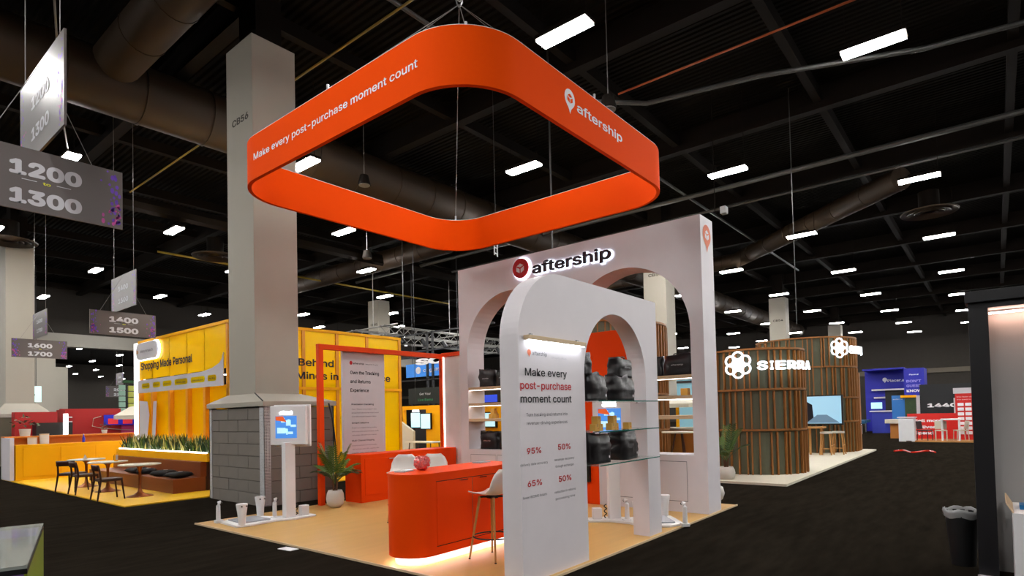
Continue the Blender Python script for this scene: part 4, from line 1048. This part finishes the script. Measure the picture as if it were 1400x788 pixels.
lf = thing('service_counter', 'white and dark service stand behind the left end of the yellow counter', 'counter', (7, 29, 0))
mk('body', B().box(6.9, 8.0, 29.5, 30.2, 0, 1.1), mat('slate blue panel', '5A6AA8', .5), lf); mk('dark_top', B().box(6.4, 7.6, 29.6, 30.2, 1.1, 1.75), blackm, lf); mk('white_light', B().box(7.25, 7.4, 29.4, 29.5, 1.1, 2.1), mat('lit white edge'), lf)
mk('red_shelf', B().box(5.9, 7.3, 30.5, 31, 0, 2.2), crim, lf)

# ------------------------------------------------------------------ things seen behind the orange frame
bd = thing('blue_banner', 'blue hanging banner with white round logo behind the orange frame', 'banner', (22, 24, 3.3))
mk('banner_board', B().box(21.95, 22, 20.6, 25.42, 3.80, 4.52), mat('sky blue panel', '2F7FD8', emit=.35, ecol=(60, 140, 225)), bd)
mk('hanger', B().cyl((21.97, 24.9, 4.5), (21.97, 24.9, 11.5), .015, n=6).cyl((21.97, 21.4, 4.5), (21.97, 21.4, 11.5), .015, n=6), blackm, bd)
text('cognitiv', (21.94, 24.0, 4.05), Uy, textw, bd, .24, 1.5, bold=.02)
flat([disc((21.94, 24.4, 4.15), Uy, (0, 0, 1), .2, .2)], textw, 'round_logo', bd, (-1, 0, 0))
tf = thing('truss_frame', 'black square truss frame around the blue banner', 'truss', (21, 22, 0))
for y in (25.2, 22.6, 22.2, 20.0): mk('upright', B().box(20.9, 21.0, y - .05, y + .05, 0, 6.0), blackm, tf)
for z in (3.5, 5.0, 4.7, 5.9): mk('crossbar', B().box(20.9, 21.0, 18, 25.25, z, z + .07), blackm, tf)
text('SO', (20.88, 23.27, 4.32), Uy, textw, tf, .40, 1.9, bold=.05, ext=.05)
dd = thing('demo_screen', 'dark board reading Get Your Live Demo behind the orange frame', 'screen', (18, 19.7, 2))
mk('board', B().box(18, 18.1, 18.6, 20.7, 2.2, 2.92).box(18.02, 18.08, 20.5, 20.56, 0, 2.2).box(18.02, 18.08, 18.7, 18.76, 0, 2.2), mat('dark green board face', '10180F', .4), dd)
text('Get Your', (17.99, 19.95, 2.60), Uy, textw, dd, .14, .72)
text('Live Demo', (17.99, 20.05, 2.34), Uy, mat('green print', '3FA46A', .6), dd, .14, .95)
yb = thing('yellow_frame', 'yellow doorway frame with hanging screens behind the orange frame', 'booth', (16, 17.5, 0))
mk('beam', B().box(16, 16.15, 15.4, 18.8, 1.93, 2.08), yellow, yb)
mk('wall_piece', B().box(16.0, 16.15, 15.4, 17.4, 0, 1.93), yellow, yb)
mk('wall_piece', B().box(16.0, 16.12, 18.7, 18.8, 0, 1.93), yellow, yb)
mk('dark_wall', B().box(17.4, 17.5, 18.2, 19.6, 0, 2.0), blackm, yb)
mk('slope_board', B().poly([(15.5, 18.4, 1.5), (15.5, 17.6, 1.09), (15.5, 17.6, .0), (15.5, 18.4, .0)], (.1, 0, 0)), beige, yb)
for k, (y, z) in enumerate(((17.32, 1.40), (17.9, 1.45))):
    t = thing('monitor', ('pale wall monitor on the yellow doorway behind the frame', 'smaller pale monitor left of the yellow doorway')[k], 'monitor', (15.95, y, z))
    mk('case', B().box(15.9, 15.98, y - .28, y + .28, z - .25, z + .38), black, t); mk('screen', B().box(15.89, 15.9, y - .26, y + .26, z - .22, z + .35), screenl, t)
t = thing('round_lamp', 'round white globe lamp behind the orange frame', 'lamp', (17, 19.12, 1.87), 0)
mk('globe', B().sphere((0, 0, 0), .15), mat('lit globe', 'FFFFFF', emit=1.2), t, smooth=2); mk('stem', B().cyl((0, 0, .14), (0, 0, 9.6), .01, n=8), blackm, t)
t = thing('side_table', 'low dark table with pale top behind the orange cabinet', 'table', (14.6, 16.0, 0), 0)
mk('table_top', B().box(-.3, .3, -.7, .7, .72, .76), cream, t)
for sx in (-1, 1):
    for sy in (-1, 1): mk('leg', B().cyl((sx * .25, sy * .6, 0), (sx * .2, sy * .55, .72), .02, n=8), walnut, t)
# lighting truss
lt = thing('lighting_truss', 'dark box lighting truss hanging behind the yellow wall', 'truss', (24, 26, 5.5))
ends = [((20, 25), (33, 25)), ((20, 27.5), (33, 27.5))]
for (a, c_) in ends:
    b = B()
    for dz in (0, .5):
        for dy in (-.2, .2): b.cyl((a[0], a[1] + dy, 6.0 + dz), (c_[0], c_[1] + dy, 6.0 + dz), .035, n=6)
    for k in range(22):
        x = a[0] + k * .6
        b.cyl((x, a[1] - .2, 6.0), (x + .6, a[1] - .2, 6.5), .018, n=5); b.cyl((x, a[1] + .2, 6.5), (x + .6, a[1] + .2, 6.0), .018, n=5)
    mk('truss_beam', b, cable, lt, kind='stuff')
b = B()
for x in (20.2, 26, 32):
    for dz in (0, .5): b.cyl((x, 24, 6 + dz), (x, 28.5, 6 + dz), .035, n=6)
    b.cyl((x, 26, 6.5), (x, 26, 10.5), .02, n=5)
mk('cross_beam', b, cable, lt, kind='stuff')
for k in range(7):
    x = 21 + k * 1.6
    mk('stage_light', B().cyl((x, 24.8, 5.95), (x + .1, 24.6, 5.6), .1, .14, n=12), blackm, lt)
# yellow wall with monitors behind the left arch
yk = thing('yellow_wall', 'yellow wall with lit monitors seen through the left arch', 'booth wall', (14, 11.5, 0))
mk('wall', B().box(14.2, 14.35, 11.2, 13.0, 0, 2.02), yellow, yk)
mk('monitor', B().box(14.12, 14.2, 12.16, 12.75, 1.26, 1.76), black, yk); mk('monitor_screen', B().box(14.11, 14.12, 12.2, 12.7, 1.3, 1.72), screenl, yk)
mk('blue_screen', B().box(14.2, 14.35, 11.6, 13.0, 2.02, 2.5), blackm, yk); mk('blue_screen_face', B().box(14.18, 14.2, 12.15, 12.75, 2.07, 2.3), mat('lit blue face', '2040C8', emit=.8, ecol=(35, 70, 200)), yk)

# ------------------------------------------------------------------ slatted round booths
struct('floor_slatted_booth', B().box(13.55, 25.75, 3.53, 12.5, 0, .05), cream)
def slatted(cx_, cy_, r, z1, a0, a1, ns, rails, label, flank=0, glass=False, panels=True, seed=1):
    t = thing('slatted_booth', label, 'booth', (cx_, cy_, .05))
    # panel pieces between slats, olive
    def path(u):   # u in degrees, plus straight flank beyond a0
        return Vector((cx_ + r * math.cos(math.radians(u)), cy_ + r * math.sin(math.radians(u)), 0))
    angs = [a0 + (a1 - a0) * k / 48 for k in range(49)]
    pts = [path(u) for u in angs]
    zs = [.05] + list(rails) + [z1]
    inner = lambda p, e: Vector((cx_, cy_, 0)) + (p - Vector((cx_, cy_, 0))) * (1 - e / r)
    npn = 12
    rs = random.Random(seed)
    for q in range(len(zs) - 1):
        for k in range(npn):
            b = B(); seg = pts[k * 4:k * 4 + 5]
            o_ = [inner(p, .06) for p in seg]; i_ = [inner(p, .10) for p in seg]
            b.grid([[v + Vector((0, 0, z)) for v in o_] for z in (zs[q], zs[q + 1])]); b.grid([[v + Vector((0, 0, z)) for v in i_[::-1]] for z in (zs[q], zs[q + 1])])
            mk('wall_panel', b, greenp, t, smooth=2)
    for z in zs[1:]:
        b = B()
        for k in range(48):
            p, pn_ = pts[k], pts[k + 1]; a_, b_ = inner(p, .05), inner(pn_, .05)
            b.poly([(p.x, p.y, z - .03), (pn_.x, pn_.y, z - .03), (b_.x, b_.y, z - .03), (a_.x, a_.y, z - .03)], (0, 0, .05))
        mk('rail', b, slatm, t)
    cache = {}
    for q in range(len(zs) - 1):
        h = zs[q + 1] - zs[q] - .05
        for k in range(ns):
            u = a0 + (a1 - a0) * (k + .5 + rs.uniform(-.3, .3)) / ns
            p = path(u)
            if q not in cache:
                o = mk('slat', B().box(-.05, .012, -.017, .017, 0, h), slatm, t); 
                for v in o.data.vertices: v.co += WL[t.name]
                cache[q] = o
            else: o = cache[q].copy(); COL.objects.link(o); o.parent = t
            o.location = Vector((p.x, p.y, zs[q])) - WL[t.name]; o.rotation_euler = (0, 0, math.radians(u))
    return t
sb1 = slatted(16.25, 4.95, 1.22, 3.15, 120, 330, 24, (1.15, 2.15), 'nearer round booth clad in wooden slats with a white glowing flower sign', seed=1)
sb2 = slatted(24.7, 5.65, 1.75, 4.15, 120, 330, 34, (1.15, 2.0, 3.1), 'farther round booth clad in wooden slats with a wall screen', seed=2)
sb3 = slatted(15.6, 9.35, 2.08, 4.15, 130, 330, 40, (1.15, 2.15, 3.1), 'round slatted booth rising behind the tall white arch wall', seed=3)
def flower(c, u, v, s):
    """six petal outlines and a core, made of ribbons"""
    c, u, v = Vector(c), Vector(u), Vector(v); out = []
    def ribbon(ro, ri, off, pr, w_):
        for k in range(6):
            a = math.radians(60 * k + off); cx0, cy0 = math.cos(a) * ro, math.sin(a) * ro
            n = 20
            for q in range(n):
                b0, b1 = 2 * PI * q / n, 2 * PI * (q + 1) / n
                P_ = lambda rr, bb: c + u * ((cx0 + math.cos(bb) * rr) * s) + v * ((cy0 + math.sin(bb) * rr) * s)
                out.append([P_(pr - w_, b0), P_(pr, b0), P_(pr, b1), P_(pr - w_, b1)])
    ribbon(.58, 0, 30, .42, .13); ribbon(.30, 0, 0, .25, .07)
    out.append([c + u * (math.cos(2 * PI * k / 6) * .10 * s) + v * (math.sin(2 * PI * k / 6) * .10 * s) for k in range(6)])
    return out
def curved_sign(label, cx_, cy_, r, z, start, s, th, sizes, word='SIERRA'):
    """flower and letters standing proud of the round wall, each turned along the curve; start = angle of the flower centre"""
    def fr(a):
        p = Vector((cx_ + r * math.cos(a), cy_ + r * math.sin(a), z)); return p, Vector((-math.sin(a), math.cos(a), 0))
    p, u = fr(start)
    t = thing('glowing_sign', label, 'sign', p)
    flat(flower(p, u, Vector((0, 0, 1)), s), signw, 'flower_logo', t, u.cross(Vector((0, 0, 1))), eps=.02, th=.03)
    a = start + (s + sizes[0]) / r
    for k, ch in enumerate(word):
        w_ = th * (.42 if ch == 'I' else .78) * sizes[2]
        if ch == 'I': w_ = th * .22
        a += w_ / 2 / r
        q, uu = fr(a)
        text(ch, q - Vector((0, 0, th / 2)), uu, signw, t, th, w_, align='C', bold=.035, ext=.03, name='letter', eps=.02)
        a += (w_ / 2 + sizes[1]) / r
    return t
curved_sign('white glowing flower emblem and capital letters on the nearer slatted booth', 16.25, 4.95, 1.36, 2.76, math.radians(182), .34, .27, (.10, .075, 1.0))
curved_sign('white glowing flower emblem and capital letters high on the farther slatted booth', 24.7, 5.65, 1.87, 3.73, math.radians(229), .36, .34, (.06, .06, .9))
t = thing('television', 'large lit screen on the farther slatted booth', 'television', (22.9, 4.7, 1.0))
mk('case', B().box(22.75, 22.85, 4.05, 5.6, 1.05, 2.08), black, t)
mk('screen', B().box(22.74, 22.75, 4.1, 5.55, 1.1, 2.04), mat('lit grey blue screen', '8FB4C8', emit=.8, ecol=(130, 175, 200)), t)
flat([[(22.74, 5.5, 1.12), (22.74, 4.95, 1.12), (22.74, 5.0, 1.75), (22.74, 5.3, 1.95), (22.74, 5.5, 1.9)]], navy, 'dark_figure', t, (-1, 0, 0), eps=.003)
flat([[(22.74, 5.2, 1.12), (22.74, 4.15, 1.12), (22.74, 4.55, 1.4), (22.74, 4.85, 1.4)]], mat('lit dim tile', '5A7890', emit=.5, ecol=(90, 120, 145)), 'picture_detail', t, (-1, 0, 0), eps=.004)
t = thing('wall_desk', 'wooden ledge table under the screen of the farther slatted booth', 'table', (22.3, 5.0, .05))
mk('table_top', B().box(22.0, 22.6, 4.55, 5.8, .95, 1.0), wood, t)
for y in (4.65, 5.0, 5.6): mk('leg', B().box(22.25, 22.32, y - .03, y + .03, .05, .95), wood, t)
def wstool(x, y, label):
    t = thing('wooden_stool', label, 'stool', (x, y, .05), 0)
    mk('seat', B().cyl((0, 0, .72), (0, 0, .78), .19, n=20), pot, t, smooth=1)
    for sx in (-1, 1):
        for sy in (-1, 1): mk('leg', B().cyl((sx * .18, sy * .18, 0), (sx * .12, sy * .12, .72), .02, n=8), wood, t)
    mk('stretcher', B().box(-.16, .16, -.17, -.14, .3, .33).box(-.16, .16, .14, .17, .3, .33).box(-.17, -.14, -.16, .16, .2, .23), wood, t)
wstool(22.3, 4.5, 'nearer wooden stool with a white seat by the farther slatted booth')
wstool(22.75, 4.22, 'wooden stool with a white seat tucked behind the nearer one')
t = thing('door_knob_post', 'narrow brown post at the right edge of the farther slatted booth', 'post', (25.2, 3.95, .05))
mk('post', B().box(25.0, 25.25, 3.9, 4.1, .05, 2.9), slatm, t); mk('knob', B().sphere((25.0, 3.88, 1.0), .04), chrome, t)
# small brown table, umbrella and bits seen through the right arch
t = thing('lounge_table', 'round pale table on splayed legs seen through the right arch', 'table', (14.6, 6.35, .05), 0)
mk('table_top', B().cyl((0, 0, 1.05), (0, 0, 1.08), .45, n=28), cream, t, smooth=1)
for k in range(3): mk('leg', B().cyl((.32 * math.cos(k * 2.1), .32 * math.sin(k * 2.1), 0), (.1 * math.cos(k * 2.1), .1 * math.sin(k * 2.1), 1.05), .022, n=8), walnut, t)
t = thing('tan_desk', 'tan fronted desk behind the right arch', 'desk', (17.2, 7.2, .05))
mk('desk_front', B().box(17.0, 17.1, 6.7, 7.8, .05, 1.1), mat('tan wood', '9A6224', .5), t); mk('desk_top', B().box(16.9, 17.4, 6.6, 7.85, 1.1, 1.16), beige, t)
t = thing('umbrella', 'white umbrella on a yellow pole seen through the right arch', 'umbrella', (20, 8.75, .05), 0)
mk('canopy', B().lathe([(1.0, 1.72), (1.0, 1.85), (.55, 2.0), (.02, 2.1), (.02, 2.06), (.55, 1.96), (.97, 1.8)], n=8), beige, t); mk('pole', B().cyl((0, 0, 0), (0, 0, 2.0), .06, n=10), yellow, t)
t = thing('teal_panel', 'pale blue panel with black band seen through the right arch', 'panel', (24, 9.6, 2))
mk('panel', B().box(24.0, 24.1, 9.6, 10.5, .05, 3.0), mat('pale blue panel', '7FB4C8', .6), t); mk('band', B().box(23.97, 24.0, 9.6, 10.5, 2.8, 2.9), black, t)

# ------------------------------------------------------------------ far right booths
bb_ = thing('blue_booth', 'deep blue booth far behind the right aisle', 'booth', (44.5, 6, 0))
mk('blue_wall', B().box(44.6, 44.8, 4.4, 6.6, 0, 3.9), deepblue, bb_)
mk('top_frame', B().box(43, 44.6, 4.3, 6.5, 3.86, 3.95), deepblue, bb_)
mk('tower', B().box(42.4, 44.2, 3.25, 4.26, 2.2, 3.83), deepblue, bb_)
mk('dark_gap', B().box(44.5, 44.6, 4.3, 5.5, 0, 2.6), black, bb_)
mk('white_shelf', B().box(44.2, 44.6, 4.3, 6.2, 2.6, 2.7), white, bb_); mk('white_shelf', B().box(44.3, 44.6, 5.5, 6.1, 2.1, 2.2), white, bb_)
mk('wall_screen', B().box(44.5, 44.6, 5.7, 6.3, 1.45, 1.85), screenl, bb_)
text('Placer.ai', (44.6, 5.35, 3.15), Uy, textw, bb_, .22, .95, bold=.02)
flat([pinshape((44.6, 5.5, 3.3), Uy, (0, 0, 1), .13)], textw, 'pin_logo', bb_, (-1, 0, 0), eps=.01)
text("DON'T", (42.4, 4.13, 3.0), Uy, mat('lilac print', '9A90E0', .6), bb_, .19, .72, bold=.03)
text('GUESS.', (42.4, 4.13, 2.72), Uy, mat('lilac print', '9A90E0'), bb_, .19, .75, bold=.03)
text('KNOW.', (42.4, 4.13, 2.42), Uy, textw, bb_, .20, .8, bold=.03)
text('Placer.ai', (42.4, 3.98, 3.42), Uy, textw, bb_, .10, .45, bold=.02)
bc = thing('booth_counter', 'blue and violet counter in front of the deep blue booth', 'counter', (42, 5.5, 0))
mk('body', B().box(41.8, 42.4, 4.2, 5.9, 0, 1.28), mat('violet blue panel', '2E3AA8', .5), bc); mk('top', B().box(41.7, 42.5, 4.1, 6.0, 1.28, 1.34), white, bc)
hb = thing('green_hedge_booth', 'light blue kiosk with a dark green planted side', 'booth', (38, 4, 0))
mk('blue_front', B().box(38.2, 38.3, 3.82, 4.43, 0, 2.18), mat('azure panel', '2A78C8', .5), hb); mk('hedge', B().box(38.05, 38.2, 3.33, 3.82, 0, 2.0), leafd, hb); mk('white_side', B().box(38.0, 39.5, 3.05, 3.3, 0, 2.15), white, hb); mk('yellow_edge', B().box(37.98, 38.3, 3.3, 4.0, 2.05, 2.18), yellow, hb)
text('audience', (38.2, 4.38, 1.95), Uy, textw, hb, .08, .45)
for k, (x, y) in enumerate(((40.5, 6.75), (43.2, 6.95))):
    t = thing('lounge_table', ('teal low lounge table before the deep blue booth', 'second teal lounge table before the deep blue booth')[k], 'table', (x, y, 0), 0)
    mk('table_top', B().box(-.5, .5, -.7, .7, .62, .78), mat('teal fabric', '1F5A80', .7), t)
    for s in (-1, 1): mk('leg', B().cyl((0, s * .5, 0), (0, s * .5, .62), .03, n=8), metal, t)
t = thing('small_table', 'tan box with a pale round top beside the red booth', 'table', (35.5, 3.95, 0), 0)
mk('box', B().box(-.25, .25, -.25, .25, 0, .75), mat('tan box', 'B87830', .6), t); mk('top', B().cyl((0, 0, .75), (0, 0, .95), .5, n=20), cream, t, smooth=1)
rw = thing('red_booth', 'red booth reading Sell more Deliver Spend at the end of the aisle', 'booth', (33, 2, 0))
mk('floor_board', B().box(32.0, 34.5, -1.2, 3.45, 0, .06), wood, rw)
mk('low_wall', B().box(33.9, 34.0, 1.45, 3.33, .06, 1.24), redm, rw)
mk('tall_sign', B().box(33.2, 33.35, .1, 1.44, .06, 2.12), redm, rw); mk('sign_header', B().box(33.18, 33.35, .1, 1.5, 2.12, 2.37), gwhite, rw)
text('Sell more', (33.89, 3.05, .85), Uy, textw, rw, .17, 1.05, bold=.04)
text('Deliver', (33.89, 3.05, .55), Uy, textw, rw, .17, .8, bold=.04)
text('Spend', (33.89, 3.05, .27), Uy, textw, rw, .17, .7, bold=.04)
for q in range(7):
    for e in range(2):
        mk('badge', B().box(33.17, 33.2, 1.36 - e * .27 - .22, 1.36 - e * .27, 1.56 - q * .21, 1.70 - q * .21), textw, rw, bevel=.02)
text('Ship faster with', (33.2, 1.38, 1.95), Uy, textw, rw, .06, .6); text('the best in', (33.2, 1.38, 1.83), Uy, textw, rw, .06, .5)
t = thing('white_box', 'white cabinet box at the left of the red booth', 'box', (32.1, 3.2, 0)); mk('body', B().box(31.9, 32.6, 2.88, 3.48, .02, 1.05), whitei, t, bevel=.02); mk('lid', B().box(31.88, 32.62, 2.83, 3.52, 1.08, 1.12), white, t); mk('kick', B().box(31.89, 31.9, 3.0, 3.2, .02, .06), black, t)
def achair(x, y, rz, m_, label):
    t = thing('armchair', label, 'chair', (x, y, .06), rz)
    mk('seat', B().box(-.22, .22, -.22, .22, .42, .47), m_, t, bevel=.01); mk('backrest', B().rbox((.22, 0, .68), (.03, .44, .36), ry=.15), m_, t, bevel=.01)
    for sx in (-1, 1):
        for sy in (-1, 1): mk('leg', B().cyl((sx * .22, sy * .2, 0), (sx * .2, sy * .2, .42), .018, n=8), m_, t)
achair(32.4, 2.55, 1.2, blackm, 'black chair in front of the red booth')
achair(32.4, 1.95, .1, beige, 'beige chair facing the red booth')
achair(32.5, 1.25, -1.2, beige, 'grey beige chair at the right of the red booth')
t = thing('white_table', 'white square table between the beige chairs', 'table', (32.5, 1.6, .06), 0)
mk('table_top', B().box(-.3, .3, -.35, .35, .9, .96), whitei, t)
for sy in (-1, 1): mk('leg', B().box(-.25, .25, sy * .3 - .03, sy * .3 + .03, 0, .9), whitei, t)
t = thing('number_booth', 'dark booth wall with white 1440 lettering', 'booth', (37, 2, 0))
mk('dark_wall', B().box(37.5, 37.7, -1.5, 3.1, 0, 2.7), mat('near black panel', '12161A', .6), t); text('1440', (37.5, 2.76, 1.52), Uy, textw, t, .25, 1.2, bold=.04)
mk('grey_panel', B().box(36.0, 36.1, 1.35, 1.62, 0, 1.95), gwhite, t)

# ------------------------------------------------------------------ right edge booth
eb = thing('edge_booth', 'black framed grey booth wall at the right edge of the picture', 'booth wall', (7.5, -.8, 0))
mk('corner_post', B().box(7.4, 7.62, .035, .19, 0, 2.68), blackm, eb, bevel=.004)
mk('post_foot', B().box(7.28, 7.4, .06, .2, 0, .02), textw, eb)
mk('header', B().box(7.36, 7.66, -3, .21, 2.68, 2.79), blackm, eb, bevel=.004)
mk('ceiling_board', B().box(7.4, 8.0, -3, .16, 2.62, 2.68), blackm, eb)
mk('back_wall', B().box(7.75, 7.82, -3, .12, 0, 2.62), greyw, eb)
mk('side_wall', B().box(7.62, 7.8, .10, .16, 0, 2.62), blackm, eb)
mk('light_strip', B().box(7.64, 7.67, -2.9, .03, 2.585, 2.60), mat('warm pink led', 'FFD8C8', emit=26, ecol=(255, 205, 185)), eb)
wt = thing('display_box', 'white open display box at the right edge', 'box', (7.1, -.25, 0))
mk('box_body', B().box(6.85, 7.6, -.9, -.075, 0, .72), whitei, wt, bevel=.004); mk('flap', B().poly([(7.6, -.075, .72), (6.85, -.075, .72), (6.9, -.03, .80), (7.65, -.03, .80)], (0, -.01, 0)), birch, wt)
mk('blue_packet', B().box(7.1, 7.3, -.4, -.13, .72, .76), mat('blue packet', '1F6FA8', .4, var=.5, scale=30), label='blue printed packet lying on the white display box', cat='packet')
tc = thing('trash_can', 'black tapered trash can with a clear liner by the black corner post', 'trash can', (7.86, .325, 0), 0)
mk('can_body', B().lathe([(.105, 0), (.15, .56), (.142, .56), (.1, .02)], n=24), black, tc, smooth=1)
b = B(); rows = []
for i, (r, z) in enumerate(((.152, .50), (.162, .55), (.158, .585), (.145, .58), (.138, .5))):
    rows.append([((r + .008 * math.sin(k * 2.3 + i)) * math.cos(2 * PI * k / 26), (r + .008 * math.cos(k * 1.7 + i)) * math.sin(2 * PI * k / 26), z + .012 * math.sin(k * 1.1)) for k in range(27)])
mk('liner', b.grid(rows), mat('clear plastic liner', 'C8C8C8', .2, alpha=.55), tc, smooth=2)

# ------------------------------------------------------------------ glass display table bottom left
gt = thing('glass_table', 'glass topped display case with purple light at the lower left corner', 'display case', (.5, 4.3, 0), 0)
gt.location = (1.09, 4.87, 0); gt.rotation_euler = (0, 0, math.radians(-15)); 
Wd, Dp, Zt = 1.3, 1.42, 1.05
mk('glass_top', B().box(-Wd, 0, -Dp, 0, Zt - .015, Zt), mat('tinted glass top', '9AA09A', .06, alpha=.75), gt)
mk('top_frame', B().box(-Wd, 0, -.02, .0, Zt - .04, Zt - .016).box(-.02, 0, -Dp, 0, Zt - .04, Zt - .016).box(-Wd, 0, -Dp, -Dp + .02, Zt - .04, Zt - .016), black, gt)
mk('inner_tray', B().box(-Wd + .03, -.03, -Dp + .03, -.03, Zt - .12, Zt - .1), mat('grey felt tray', '7D7D70', .8), gt)
mk('green_side', B().box(-.012, 0, -Dp, 0, 0, Zt - .04), mat('lime side panel', '7A8A20', .4), gt)
mk('purple_front', B().box(-Wd, -.012, -Dp, -Dp + .012, 0, Zt - .04), mat('violet front panel', '6A5088', .4), gt)
mk('purple_strip', B().box(-Wd + .02, -.02, -.04, -.03, Zt - .07, Zt - .02), mat('purple led', '6030E0', emit=1.2, ecol=(90, 50, 200)), gt)
mk('white_line', B().box(-Wd, -.012, -Dp - .003, -Dp, Zt - .16, Zt - .15), mat('lit lilac line', 'E0D0FF', emit=1, ecol=(200, 180, 230)), gt)
ac = thing('acrylic_stand', 'clear acrylic stand with orange and purple card on the glass case', 'stand', (.72, 4.35, 1.05), -.2)
mk('clear_block', B().box(-.12, .025, -.02, .02, 0, .26), glassm, ac, bevel=.003); mk('card', B().box(-.11, .02, -.003, .003, .18, .24), yellowd, ac); mk('base', B().box(-.13, .03, -.04, .04, 0, .012), pot, ac)
